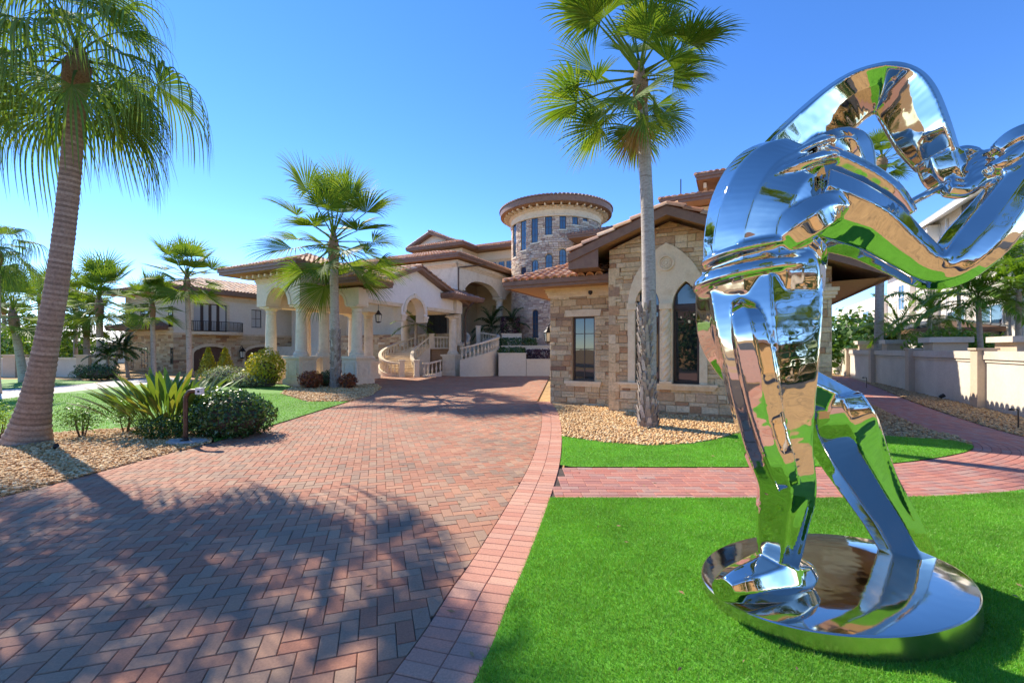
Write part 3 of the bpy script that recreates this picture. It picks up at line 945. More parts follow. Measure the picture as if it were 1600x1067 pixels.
def column(parent, off, c, z0, z1, r, base=.35, capital=.45, name='column', m='cast_stone', fluted=False, n=20):
    mb = MB()
    prof = [(r * 1.38, z0), (r * 1.38, z0 + base * .25), (r * 1.45, z0 + base * .4), (r * 1.3, z0 + base * .55), (r * 1.12, z0 + base * .7), (r * 1.2, z0 + base * .82), (r * 1.02, z0 + base)]
    h = z1 - z0 - base - capital
    prof += [(r * 1.0, z0 + base + h * .33), (r * .88, z1 - capital), (r * 1.02, z1 - capital * .92), (r * .9, z1 - capital * .84), (r * .92, z1 - capital * .5), (r * 1.08, z1 - capital * .42), (r * 1.28, z1 - capital * .3), (r * 1.3, z1 - capital * .22)]
    mb.lathe(prof, (c[0], c[1], 0), n)
    o = mb.build(name, m, parent, off, angle=35)
    q = MB(); a = r * 1.42
    q.box(c[0] - a, c[0] + a, c[1] - a, c[1] + a, z1 - capital * .22 + .001, z1)
    q.build('abacus', m, o, off)
    return o
def pedestal(parent, off, c, hw, z1, m='cast_stone'):
    mb = MB(); s, w = c
    mb.box(s - hw - .12, s + hw + .12, w - hw - .12, w + hw + .12, -.2, .28)
    mb.box(s - hw - .07, s + hw + .07, w - hw - .07, w + hw + .07, .28, .36)
    mb.box(s - hw, s + hw, w - hw, w + hw, .36, z1 - .2)
    mb.box(s - hw - .05, s + hw + .05, w - hw - .05, w + hw + .05, z1 - .2, z1 - .13)
    mb.box(s - hw - .12, s + hw + .12, w - hw - .12, w + hw + .12, z1 - .13, z1)
    o = mb.build('pedestal', m, parent, off)
    q = MB()
    for fn, u in ((fA(w - hw), s), (fB(s + hw), w)):
        q.panel([rect(u - hw + .16, u + hw - .16, .5, z1 - .32), rect(u - hw + .22, u + hw - .22, .56, z1 - .38)], fn, .002, .03)
    q.build('raised_panel', m, o, off)
    return o

# ================================================================== STONE PAVILION
pv, PO = root_at('stone_pavilion', -3.66, 14.26, 'stone gabled pavilion with twin pointed windows behind the gravel bed', 'building')
WG, WL = 14.26, 15.42
S_L, S_C, S_R = -6.22, -3.66, 2.34
PEAK = (-1.77, 6.31); EL = (-4.85, 5.17); ER = (3.375, 4.11)
fg, fl = fA(WG), fA(WL)
sc, hw = -1.87, 1.17                                        # middle of the twin window
lan = [arch(sc - .95, sc - .19, .99, 3.40, 'lancet'), arch(sc + .19, sc + .95, .99, 3.40, 'lancet')]
zl = lambda s: PEAK[1] - .30 - (PEAK[1] - EL[1]) / (PEAK[0] - EL[0]) * (PEAK[0] - s)
zr_ = lambda s: PEAK[1] - .30 - (PEAK[1] - ER[1]) / (ER[0] - PEAK[0]) * (s - PEAK[0])
gable_poly = [(S_C, -.3), (S_R, -.3), (S_R, zr_(S_R)), (PEAK[0], PEAK[1] - .30), (S_C, zl(S_C))]
mb = MB(); mb.panel([gable_poly] + lan, fg, -.40, -.004)
# the side towards the lower wing, the right flank and the back
mb.box(S_C + .001, S_C + .35, WG + .405, 24, -.3, 4.75).box(S_R - .35, S_R - .001, WG + .405, 24, -.3, zr_(S_R) - .02)
wall_p = mb.build('wall', 'mortar', pv, PO)
wr = [pA(894, 495, WL), pA(929, 596, WL)]
rw = (wr[0][0], wr[1][0], wr[1][1], wr[0][1])               # s0, s1, z0, z1 of the plain window
mb = MB(); mb.panel([rect(S_L, S_C + .3, -.3, 4.30), rect(rw[0], rw[1], rw[2], rw[3])], fl, -.35, -.004)
mb.box(S_L + .001, S_L + .35, WL + .352, 22, -.3, 4.30)
wing = mb.build('wing_wall', 'mortar', pv, PO)
out_arch = arch(sc - hw, sc + hw, .99, 3.42, 'pointed', 20)
def skip_g(cu, cv, p, q, c, d):
    return inside(out_arch, cu, cv) and inside(out_arch, p + .05, cv) and inside(out_arch, q - .05, cv)
clad(wall_p, PO, fg, gable_poly, [(sc - hw + .06, sc + hw - .06, .86, 3.6)], .11, .27, (.24, .62), 'stone_single', 'stone_mass', 230, skip=skip_g, seed=4)
clad(wing, PO, fl, rect(S_L, S_C, -.3, 4.10), [(rw[0] - .02, rw[1] + .02, rw[2] - .17, rw[3] + .20)], .11, .26, (.24, .58), 'stone_single', 'stone_mass', 120, seed=9)
# return of the gable corner that faces the wing is hidden; the corner quoins stand proud
q = MB()
for i in range(16):
    z = -.25 + i * .31; l = .34 if i % 2 else .22
    q.panel([rect(S_C - .012, S_C + l, z, z + .30)], fg, -.2, .05, r=random.random())
tag(q.build('quoin_courses', 'stone_mass', pv, PO), kind='stuff')
# carved surround
sur = MB(); sur.panel([out_arch] + lan, fg, -.10, .085)
sr = sur.build('window_surround', 'limestone', pv, PO)
for sgn in (-1, 1):
    e0 = sc + sgn * hw; q = MB()
    q.panel([rect(min(e0, e0 - sgn * .24) - .03, max(e0, e0 - sgn * .24) + .03, 3.30, 3.52)], fg, .08, .125)
    q.build('impost_block', 'limestone', sr, PO)
q = MB()
moulding(q, fg, sc - hw - .10, sc + hw + .10, .80, [(.07, .10), (.05, .14), (.07, .18)])
q.build('sill', 'limestone', pv, PO)
# rosette
q = MB()
def ring(mb, c, z, r0, r1, d0, d1, n=28):
    mb.panel([[(c + r1 * math.cos(2 * math.pi * i / n), z + r1 * math.sin(2 * math.pi * i / n)) for i in range(n)]] + ([[(c + r0 * math.cos(2 * math.pi * i / n), z + r0 * math.sin(2 * math.pi * i / n)) for i in range(n)]] if r0 else []), fg, d0, d1)
zc = CAMH + (HZ - 411) / FPX * 13.5
ring(q, sc, zc, .19, .25, .08, .125); ring(q, sc, zc, .13, .16, .08, .11); ring(q, sc, zc, 0, .05, .08, .12, 14)
for i in range(8):
    a = i * math.pi / 4
    cu, cv = sc + .09 * math.cos(a), zc + .09 * math.sin(a)
    q.panel([[(cu + .035 * math.cos(t * math.pi / 4), cv + .035 * math.sin(t * math.pi / 4)) for t in range(8)]], fg, .08, .108)
q.build('rosette', 'limestone', pv, PO)
# twisted colonnette
q = MB(); vs = []; fs = []; n = 24; Z0, Z1 = 1.06, 3.28; NZ = 64
for j in range(NZ + 1):
    z = Z0 + (Z1 - Z0) * j / NZ
    for i in range(n):
        a = 2 * math.pi * i / n; r = .125 + .022 * math.cos(4 * (a - 7.5 * (z - Z0)))
        vs.append((sc + r * math.cos(a), WG - .10 + r * math.sin(a), z))
for j in range(NZ):
    for i in range(n):
        k = (i + 1) % n; fs.append((j * n + i, j * n + k, (j + 1) * n + k, (j + 1) * n + i))
q.add(vs, fs)
tc = q.build('twisted_column', 'limestone', pv, PO, smooth=True)
q = MB(); q.box(sc - .185, sc + .185, WG - .24, WG - .087, 3.281, 3.46); q.build('capital', 'limestone', tc, PO)
q = MB(); q.box(sc - .18, sc + .18, WG - .24, WG - .087, .992, 1.059); q.build('plinth', 'limestone', tc, PO)
# the two pointed windows: lower sash, transom, pointed light
for k, c0 in enumerate((sc - .95, sc + .19)):
    f_ = fg
    w = window(pv, PO, f_, rect(c0 + .001, c0 + .759, .991, 3.30), .16, .075, 1, 1, panes=False)
    q = MB(); q.panel([rect(c0 + .001, c0 + .759, 3.30, 3.40)], f_, -.25, -.12); q.build('transom', 'window_frame', w, PO)
    window(pv, PO, f_, arch(c0 + .002, c0 + .758, 3.401, 3.41, 'lancet'), .16, .055, 1, 1, gl='glass_blue', panes=False)
# plain window of the wing
window(pv, PO, fl, rect(rw[0] + .001, rw[1] - .001, rw[2] + .001, rw[3] - .001), .14, .07, 2, 4, bars=.025)
q = MB(); q.panel([[(rw[0] - .22, rw[3] - .0), (rw[1] + .22, rw[3]), (rw[1] + .27, rw[3] + .24), (rw[0] - .27, rw[3] + .24)]], fl, -.05, .07)
q.build('lintel', 'limestone', pv, PO)
q = MB(); moulding(q, fl, rw[0] - .16, rw[1] + .16, rw[2] - .19, [(.09, .07), (.10, .11)])
q.build('sill', 'limestone', pv, PO)
q = MB(); moulding(q, fl, S_L - .02, S_C - .19, 3.98, [(.10, .05), (.08, .09), (.14, .13), (.08, .18)])
q.build('cornice', 'limestone', pv, PO)
q = MB(); moulding(q, fg, S_R - .62, S_R + .02, 3.42, [(.08, .05), (.10, .09), (.10, .13)])
q.build('cornice', 'limestone', pv, PO)
# small security camera under the eave
q = MB(); q.lathe([(.02, 0), (.075, .05), (.085, .12), (.05, .15)], (-4.55, WL - .35, 3.98), 12)
q.build('eave_spotlight', 'iron', pv, PO, smooth=True)
# wing roof with barrel tiles that can be picked apart
hip_roof(pv, PO, -7.66, -2.0, 14.45, 20.0, 4.56, .40, sides='B', single=lambda s, w: s > S_C - .12 and w > 14.2, seed=3, fas=.27, name='wing_roof')
# gable roof
mb = MB()
W0, W1 = 13.55, 25.0
def slab(mb, a, b, w0, w1, t):
    vs = [(a[0], w0, a[1]), (b[0], w0, b[1]), (b[0], w1, b[1]), (a[0], w1, a[1])]
    vs += [(x, y, z - t) for x, y, z in vs]
    mb.add(vs, [(0, 1, 2, 3), (7, 6, 5, 4), (0, 4, 5, 1), (1, 5, 6, 2), (2, 6, 7, 3), (3, 7, 4, 0)])
slab(mb, EL, PEAK, W0 + .06, W1, .16); slab(mb, PEAK, ER, W0 + .06, W1, .16)
gr = mb.build('gable_roof', 'soffit_brown', pv, PO)
mb = MB()
def barge(mb, a, b, w0, w1, top, dep):
    vs = [(a[0], w0, a[1] + top), (b[0], w0, b[1] + top), (b[0], w0, b[1] - dep), (a[0], w0, a[1] - dep)]
    vs += [(x, w1, z) for x, y, z in vs]
    mb.add(vs, [(0, 1, 2, 3), (7, 6, 5, 4), (0, 4, 5, 1), (1, 5, 6, 2), (2, 6, 7, 3), (3, 7, 4, 0)])
barge(mb, EL, PEAK, W0, W0 + .058, .0, .28); barge(mb, PEAK, ER, W0, W0 + .058, .0, .28)
# boxed eave ends
mb.add([(EL[0], W0 + .06, EL[1]), (EL[0], W0 + .06, EL[1] - .5), (EL[0] + 1.0, W0 + .06, EL[1] - .5), (EL[0] + 1.0, W0 + .06, EL[1] + .25), (EL[0], W1, EL[1]), (EL[0], W1, EL[1] - .5), (EL[0] + 1.0, W1, EL[1] - .5), (EL[0] + 1.0, W1, EL[1] + .25)],
       [(0, 1, 2, 3), (0, 4, 5, 1), (1, 5, 6, 2)])
mb.build('bargeboard', 'fascia_brown', gr, PO)
mb = MB(); mb.box(ER[0] + .001, ER[0] + .05, W0, W1, ER[1] - .34, ER[1] + .02); mb.build('fascia', 'fascia_brown', gr, PO)
mb = MB(); mb.add([(S_R - .3, WG + .02, ER[1] - .26), (ER[0] - .002, W0 + .062, ER[1] - .30), (ER[0] - .002, W1, ER[1] - .30), (S_R - .3, W1, ER[1] - .26)], [(0, 1, 2, 3)])
mb.build('soffit', 'soffit_brown', gr, PO)
tm = MB()
kk = (PEAK[1] - EL[1]) / (PEAK[0] - EL[0])
tile_field((EL[0], W0 + .3, EL[1] + .02), (0, 1, 0), (1, 0, kk), W1 - W0 - .3, math.hypot(PEAK[0] - EL[0], PEAK[1] - EL[1]), lambda a, b: True, tm, seed=8)
k2 = (PEAK[1] - ER[1]) / (ER[0] - PEAK[0])
tile_field((ER[0], W0 + .3, ER[1] + .02), (0, 1, 0), (-1, 0, k2), W1 - W0 - .3, math.hypot(PEAK[0] - ER[0], PEAK[1] - ER[1]), lambda a, b: True, tm, seed=9)
caps((PEAK[0], W0 + .3, PEAK[1] + .06), (PEAK[0], W1, PEAK[1] + .06), tm)
o = tm.build('tile_courses', 'tile_mass', gr, PO, angle=50); o['kind'] = 'stuff'
# rake tiles, one by one
def rake(a, b, w, parent, off, L=.50, r=1.35):
    A = Vector((a[0], w, a[1] + .02)); B = Vector((b[0], w, b[1] + .02)); d = (B - A); n = int(d.length / L); st = d.length / n; d.normalize()
    x = Vector((0, 1, 0)); z = x.cross(d)
    if z.z < 0: x = -x; z = x.cross(d)
    for i in range(n):
        p = A + d * (st * i) - Vector(off)
        o = obj('rake_tile', TILE_ME, parent)
        o.matrix_local = Matrix(((x.x * r, d.x * st / .40, z.x * r, p.x), (x.y * r, d.y * st / .40, z.y * r, p.y), (x.z * r, d.z * st / .40, z.z * r, p.z), (0, 0, 0, 1)))
rake(EL, PEAK, W0 + .10, gr, PO); rake(ER, PEAK, W0 + .10, gr, PO)

# ================================================================== ROUND TOWER
TX, TY, TR = 4.2, 42.0, 4.26
tower = empty('round_tower', (TX, TY, 0))
tag(tower, 'round stone tower with tiled conical roof and tall blue windows', 'tower')
TO = (TX, TY, 0)
def fT(u, v, d): return (TX + (TR - .12 + d) * math.sin(u / TR), TY - (TR - .12 + d) * math.cos(u / TR), v)
def hitT(px, py):
    u, v = uv(px, py); a = u * u + 1; b = -2 * (u * TX + TY); c = TX * TX + TY * TY - TR * TR
    Y = (-b - math.sqrt(max(0, b * b - 4 * a * c))) / (2 * a)
    return TR * math.atan2(u * Y - TX, TY - Y), CAMH + v * Y
mb = MB(); mb.lathe([(TR - .12, 0), (TR - .12, 14.4)], (TX, TY, 0), 64); tw = mb.build('wall', 'mortar', tower, TO, angle=40)
wins = [(803.5, 344, 402, 7, 0), (817.5, 339, 391, 8, 0), (835, 334, 379, 10, 0), (857, 331, 367, 11, 0), (879.5, 331, 358, 10, 0), (899, 334, 351, 8.5, 0), (915, 337, 346, 6, 0),
        (817.5, 417, 432, 8, 1), (835.5, 406, 429, 10, 1), (857.5, 397, 423, 11, 1), (879.5, 389, 419, 11, 1), (900, 382, 412, 9, 1), (836, 484, 528, 9, 1)]
holes = []; wl_ = []
for (px, t, b, wd, ar) in wins:
    uc, zb = hitT(px, b); _, zt = hitT(px, t); hw_ = max(.27, abs(hitT(px + wd / 2, b)[0] - hitT(px - wd / 2, b)[0]) / 2)
    hw_ = min(hw_, .40)
    holes.append((uc - hw_, uc + hw_, zb, zt)); wl_.append((uc, hw_, zb, zt, ar))
def skipT(cu, cv, p, q, c, d): return False
lim = TR * 1.75
clad(tw, TO, fT, rect(-lim, lim, 0, 13.55), holes, .10, .22, (.2, .55), None, 'tower_stone', 0, proud=(.10, .14), seed=21)
for (uc, h_, zb, zt, ar) in wl_:
    lp = arch(uc - h_, uc + h_, zb, zt - h_, 'round', 10) if ar else rect(uc - h_, uc + h_, zb, zt)
    window(tower, TO, fT, lp, -.055, .05, 2, max(2, int((zt - zb) / .55)), gl='glass_blue', bars=.03, panes=False, thick=.05)
    q = MB(); q.panel([rect(uc - h_ - .1, uc + h_ + .1, zb - .14, zb - .01)], fT, 0, .17); q.build('sill', 'cast_stone', tower, TO)
mb = MB(); mb.lathe([(TR + .02, 13.55), (TR + .10, 13.6), (TR + .10, 13.72), (TR + .04, 13.78), (TR + .04, 14.15), (TR + .22, 14.3), (TR + .22, 14.5)], (TX, TY, 0), 64, cap=False)
mb.build('cornice', 'limestone', tower, TO, angle=30)
RE = 5.3; ZE = 14.6
mb = MB(); mb.lathe([(TR, ZE), (RE - .04, ZE - .02), (RE, ZE), (RE + .05, ZE + .46), (RE - .2, ZE + .52), (.05, ZE + .52 + .32 * RE)], (TX, TY, 0), 72, cap=False)
trf = mb.build('roof', 'fascia_brown', tower, TO, angle=30)
mb = MB(); mb.lathe([(TR, ZE - .03), (RE - .06, ZE - .03), (RE - .06, ZE - .005)], (TX, TY, 0), 72, cap=False); mb.build('soffit', 'soffit_brown', trf, TO)
mb = MB()
for i in range(44):
    a = 2 * math.pi * i / 44
    c0 = Vector((TX + (TR + .2) * math.cos(a), TY + (TR + .2) * math.sin(a), ZE - .2)); c1 = Vector((TX + (TR + .72) * math.cos(a), TY + (TR + .72) * math.sin(a), ZE - .13))
    mb.bar(c0, c1, .12, .2)
tag(mb.build('eave_brackets', 'limestone', trf, TO), kind='stuff')
mb = MB(); NT = 96
for i in range(NT):
    a = 2 * math.pi * (i + .5) / NT; e = Vector((-math.sin(a), math.cos(a), 0)); o_ = Vector((math.cos(a), math.sin(a), 0))
    for j in range(4):
        r0 = RE + .12 - j * .42; r1 = r0 - .45; z0 = ZE + .48 + .32 * (RE - r0); vs = []
        for (rr, kk_, dz) in ((r0, r0 / RE, .03), (r1, r1 / RE, .16)):
            for k in range(6):
                t = math.pi * k / 5
                vs.append(Vector((TX, TY, z0 + dz)) + o_ * rr + e * (math.cos(t) * .155 * kk_) + Vector((0, 0, math.sin(t) * .14)))
        mb.add(vs, [(k, k + 1, 7 + k, 6 + k) for k in range(5)] + [(5, 4, 3, 2, 1, 0)], random.random())
tag(mb.build('tile_courses', 'tile_dark', trf, TO, angle=50), kind='stuff')

# ================================================================== MAIN HOUSE behind the porticoes
mh, HO = root_at('mansion', -20, 44, 'cream stucco mansion block with brown eaves rising behind the tower', 'house')
mb = MB()
mb.box(-42, -9, 44.2, 60, 0, 13.4).box(-33.2, -27.2, 41, 44.199, 0, 13.4)
mb.box(-2.4, 1.4, 26.2, 40, 0, 9.9).box(-.9, 1.4, 28.6, 39, 9.9, 11.8).box(-10.6, -5.6, 35.2, 44, 0, 11.1)
mw = mb.build('wall', 'cream_stucco', mh, HO)
hip_roof(mh, HO, -43, -8, 42.9, 61, 13.75, .30, sides='AB', seed=31)
hip_roof(mh, HO, -34.2, -26.3, 39.8, 50, 13.78, .36, sides='AB', seed=32)
hip_roof(mh, HO, -3.6, 2.4, 25.0, 41, 10.25, .30, sides='A', seed=33)
hip_roof(mh, HO, -1.95, 2.4, 27.4, 40, 12.15, .32, sides='A', seed=34)
hip_roof(mh, HO, -12.2, -4.6, 34.0, 45, 11.45, .33, sides='AB', seed=35, tmat='tile_dark')
q = MB()
moulding(q, fA(44.2), -42, -9.2, 12.1, [(.12, .06), (.10, .12), (.12, .2)])
q.build('frieze', 'limestone', mh, HO)
f44 = fA(44.2)
for px in (757, 771, 784, 796):
    s0_, z1_ = pA(px, 407, 44.2); _, z0_ = pA(px, 421, 44.2)
    window(mh, HO, f44, rect(s0_ - .35, s0_ + .35, z0_, z1_), -.05, .05, 2, 2, gl='glass_blue', panes=False, thick=.04)
for s_ in (-1.5, -.4, .7):
    q = MB(); q.box(s_ - .08, s_ + .08, 27.75, 28.58, 11.45, 11.75); q.build('eave_bracket', 'limestone', mh, HO)
# attic gable
gA = 42.4; gp, zp = pA(670, 362, gA); g0, zg0 = pA(636, 381, gA); g1, zg1 = pA(712, 378, gA)
zg = (zg0 + zg1) / 2 - .1
mb = MB(); mb.panel([[(g0 + .5, zg - 2.5), (g1 - .5, zg - 2.5), (g1 - .5, zg + .1), (gp, zp - .25), (g0 + .5, zg + .1)]], fA(gA + .8), -.3, 0)
ag = mb.build('attic_gable', 'white_stucco', mh, HO)
mb = MB()
slab(mb, (g0, zg), (gp, zp), gA, gA + 8, .3); slab(mb, (gp, zp), (g1, zg), gA, gA + 8, .3)
mb.build('gable_eaves', 'fascia_brown', ag, HO)
tm = MB(); rk = math.hypot(gp - g0, zp - zg)
tile_field((g0, gA, zg + .02), (0, 1, 0), (gp - g0, 0, zp - zg), 8, rk, lambda a, b: True, tm, seed=40)
tile_field((g1, gA, zg + .02), (0, 1, 0), (gp - g1, 0, zp - zg), 8, math.hypot(g1 - gp, zp - zg), lambda a, b: True, tm, seed=41)
caps((gp, gA, zp + .05), (gp, gA + 8, zp + .05), tm)
tag(tm.build('tile_courses', 'tile_mass', ag, HO, angle=50), kind='stuff')
q = MB(); q.panel([arch(gp - .9, gp + .9, zg - 2.0, zg - 1.3, 'pointed'), scaled(arch(gp - .9, gp + .9, zg - 2.0, zg - 1.3, 'pointed'), .15)], fA(gA + .8), .001, .08)
q.build('blind_arch', 'cast_stone', ag, HO)
# roof vent pipe
q = MB(); q.tube([(-2.6, 25.6, 10.4), (-2.6, 25.6, 11.4)], .03, 6); q.build('lightning_rod', 'iron', mh, HO)

# ================================================================== TALL ENTRY PORTICO
ep, EO = root_at('entry_portico', -20.5, 30, 'tall cream entry portico with corner columns and deep brown eaves', 'portico')
hip_roof(ep, EO, -46, -19.6, 29.0, 46, 9.78, .30, sides='AB', seed=51, fas=.34)
def beam_poly(u0, u1, z0, z1, opens):                        # beam whose underside rises over the openings
    pts = [(u0, z0)]
    for (a, b, rise) in opens:
        pts += [(a + (b - a) * i / 12, z0 + .02 + rise * (1 - abs(2 * i / 12 - 1) ** 3)) for i in range(13)]
    return pts + [(u1, z0), (u1, z1), (u0, z1)]
mb = MB()
mb.panel([beam_poly(29.7, 46, 7.05, 9.37, [(30.75, 36.85, .95), (38.1, 43.9, .95)])], fB(-20.15), -.7, 0)
mb.panel([beam_poly(-46, -20.86, 7.05, 9.37, [(-25.3, -21.2, 1.0), (-31, -26.6, 1.0), (-37, -32.4, 1.0)])], fA(29.72), -.7, 0)
eb_ = mb.build('entablature', 'cast_stone', ep, EO)
q = MB(); moulding(q, fB(-20.15), 29.72, 46, 8.75, [(.12, .05), (.12, .11), (.14, .2)]); q.build('cornice', 'limestone', eb_, EO)
q = MB(); moulding(q, fA(29.72), -46, -20.16, 8.75, [(.12, .05), (.12, .11), (.14, .2)]); q.build('cornice', 'limestone', eb_, EO)
for (s_, w_) in ((-20.5, 30.15), (-20.5, 37.5), (-20.5, 44.4), (-26, 30.15), (-31.7, 30.15)):
    column(ep, EO, (s_, w_), 2.3, 7.05, .36, capital=.7)
mb = MB(); mb.box(-46, -20.05, 31.2, 46, -.1, 2.3); mb.build('terrace', 'cast_stone', ep, EO)
mb = MB(); mb.box(-46, -29, 33.5, 46, 2.3, 9.36).box(-29, -20.3, 45, 46, 2.3, 9.36)
bw_ = mb.build('back_wall', 'cream_stucco', ep, EO)
for c_ in (-24.6,):
    window(ep, EO, fA(45), arch(c_ - 2.2, c_ + 2.2, 2.31, 5.6, 'round'), -.1, .12, 4, 4, gl='glass', panes=False)
    q = MB(); lp = arch(c_ - 2.6, c_ + 2.6, 2.31, 5.6, 'round'); q.panel([lp, arch(c_ - 2.22, c_ + 2.22, 2.32, 5.6, 'round')], fA(45), 0, .12); q.build('door_surround', 'limestone', ep, EO)
window(ep, EO, fB(-29), arch(37, 40.5, 2.31, 5.2, 'round'), -.1, .1, 3, 4, panes=False)
q = MB(); q.tube([(-19.53, 33.2, 9.5), (-19.9, 30.6, 8.9), (-20.0, 29.66, 8.7), (-20.0, 29.66, 6.4)], .055, 8); q.build('downspout', 'bronze', ep, EO, smooth=True)

# ================================================================== PORTE COCHERE
pc, CO = root_at('porte_cochere', -20, 20, 'cream arcaded porte cochere on pedestal columns with tiled hipped roofs', 'portico')
cols = [(-25.4, 17.15), (-22.63, 17.15), (-19.68, 18.6), (-22.63, 18.75), (-25.4, 19.6), (-22.6, 22.4), (-25.4, 23.6), (-19.62, 28.3)]
for i, (s_, w_) in enumerate(cols):
    zb = 1.63 if i in (0, 1, 2, 3, 7) else 1.2
    pedestal(pc, CO, (s_, w_), .58 if i not in (3, 4, 5, 6) else .45, zb)
    column(pc, CO, (s_, w_), zb, 4.6, .31, base=.32, capital=.42)
# front bay with its arch
a1 = arch(-25.02, -23.0, 4.58, 4.62, 'round', 16, 1.08)
mb = MB()
pts = [(-25.98, 4.6)] + [(p[0], p[1]) for p in reversed(a1[2:])] + [(-22.06, 4.6), (-22.06, 6.5), (-25.98, 6.5)]
mb.panel([pts], fA(16.62), -.9, 0)
pw = mb.build('arcade_wall', 'cream_stucco', pc, CO)
mb = MB()
o1_ = arch(-25.24, -22.78, 4.58, 4.62, 'round', 16, 1.30)
mb.panel([[(p[0], p[1]) for p in o1_[2:]] + [(p[0], p[1]) for p in reversed(a1[2:])]], fA(16.62), -.02, .06)
mb.build('archivolt', 'cast_stone', pw, CO)
q = MB(); q.panel([[(-24.10, 5.66), (-23.92, 5.66), (-23.86, 6.02), (-24.16, 6.02)]], fA(16.62), .0, .10); q.build('keystone', 'cast_stone', pw, CO)
q = MB(); moulding(q, fA(16.62), -25.98, -22.08, 6.0, [(.10, .05), (.08, .1), (.3, .06)]); q.build('frieze', 'limestone', pw, CO)
mb = MB(); mb.box(-22.93, -22.05, 17.525, 18.25, 4.6, 6.5); mb.build('side_wall', 'cream_stucco', pc, CO)
a2 = arch(-22.0, -20.25, 4.58, 4.62, 'round', 14, .80)
mb = MB(); pts = [(-22.62, 4.6)] + [(p[0], p[1]) for p in reversed(a2[2:])] + [(-19.18, 4.6), (-19.18, 5.6), (-22.62, 5.6)]
mb.panel([pts], fA(18.26), -.75, 0); p2_ = mb.build('arcade_wall', 'cream_stucco', pc, CO)
mb = MB(); o2_ = arch(-22.16, -20.09, 4.58, 4.62, 'round', 14, .95)
mb.panel([o2_[2:] + list(reversed(a2[2:]))], fA(18.26), -.02, .05); mb.build('archivolt', 'cast_stone', p2_, CO)
# left return and inner arcade
mb = MB(); mb.box(-25.98, -25.1, 17.53, 24, 4.6, 6.5).box(-25.09, -19.0, 27.9, 28.7, 4.8, 6.2); mb.build('rear_beam', 'cream_stucco', pc, CO)
mb = MB(); mb.box(-25.05, -20.3, 18.4, 28.6, 6.2, 6.3); mb.build('ceiling', 'soffit_tan', pc, CO)
# gable wall towards the drive
GS = -19.3
ga = arch(22.40, 24.30, 3.8, 4.50, 'round', 18, 1.0)
mb = MB()
zE, wP, zP = 5.72, 23.4, 7.62
low = [(18.27, 4.8), (22.0, 4.8), (22.0, 3.9), (22.40, 3.9)] + [(p[0], p[1]) for p in reversed(ga[2:])] + [(24.30, 3.9), (24.70, 3.9), (24.70, 4.8), (28.75, 4.8)]
mb.panel([low + [(28.75, zE - .2), (wP, zP - .2), (18.27, zE - .2)]], fB(GS), -.7, 0)
gw = mb.build('gable_wall', 'white_stucco', pc, CO)
mb = MB(); oa = arch(22.18, 24.52, 3.8, 4.50, 'round', 18, 1.22)
mb.panel([oa[2:] + list(reversed(ga[2:]))], fB(GS), -.02, .07)
mb.build('archivolt', 'cast_stone', gw, CO)
q = MB(); q.panel([[(23.27, 5.48), (23.43, 5.48), (23.49, 5.80), (23.21, 5.80)]], fB(GS), 0, .11); q.build('keystone', 'cast_stone', gw, CO)
for (u0, u1) in ((18.9, 21.98), (24.72, 28.3)):
    q = MB(); moulding(q, fB(GS), u0, u1, 4.8, [(.08, .03), (.07, .06), (.07, .1)]); q.build('beam_moulding', 'cast_stone', gw, CO)
for u in (22.2, 24.5):
    q = MB(); moulding(q, fB(GS), u - .16, u + .16, 3.9, [(.1, .03), (.2, .05), (.12, .1)]); q.build('corbel', 'cast_stone', gw, CO)
mb = MB()
def slabB(mb, a, b, s0, s1, t):
    vs = [(s1, a[0], a[1]), (s1, b[0], b[1]), (s0, b[0], b[1]), (s0, a[0], a[1])]
    vs += [(x, y, z - t) for x, y, z in vs]
    mb.add(vs, [(0, 1, 2, 3), (7, 6, 5, 4), (0, 4, 5, 1), (1, 5, 6, 2), (2, 6, 7, 3), (3, 7, 4, 0)])
slabB(mb, (18.6, zE + .03), (wP, zP), -26, -18.75, .22); slabB(mb, (wP, zP), (29.4, zE - .1), -26, -18.75, .22)
gr2 = mb.build('gable_roof', 'fascia_brown', pc, CO)
tm = MB(); e1 = (18.6, zE + .03)
tile_field((-26, 18.6, zE + .05), (1, 0, 0), (0, wP - 18.6, zP - zE), 7.1, math.hypot(wP - 18.6, zP - zE), lambda a, b: True, tm, seed=61)
tile_field((-26, 29.4, zE - .08), (1, 0, 0), (0, wP - 29.4, zP - zE + .1), 7.1, math.hypot(wP - 29.4, zP - zE), lambda a, b: True, tm, seed=62)
caps((-26, wP, zP + .05), (-18.7, wP, zP + .05), tm)
tag(tm.build('tile_courses', 'tile_mass', gr2, CO, angle=50), kind='stuff')
def rakeB(a, b, s, parent, off, L=.55, r=1.3):
    A = Vector((s, a[0], a[1] + .02)); B = Vector((s, b[0], b[1] + .02)); d = B - A; n = int(d.length / L); st = d.length / n; d.normalize()
    x = Vector((1, 0, 0)); z = x.cross(d)
    if z.z < 0: x = -x; z = x.cross(d)
    for i in range(n):
        p = A + d * (st * i) - Vector(off)
        o = obj('rake_tile', TILE_ME, parent)
        o.matrix_local = Matrix(((x.x * r, d.x * st / .40, z.x * r, p.x), (x.y * r, d.y * st / .40, z.y * r, p.y), (x.z * r, d.z * st / .40, z.z * r, p.z), (0, 0, 0, 1)))
rakeB((18.6, zE + .03), (wP, zP), -18.85, gr2, CO); rakeB((29.4, zE - .1), (wP, zP), -18.85, gr2, CO)
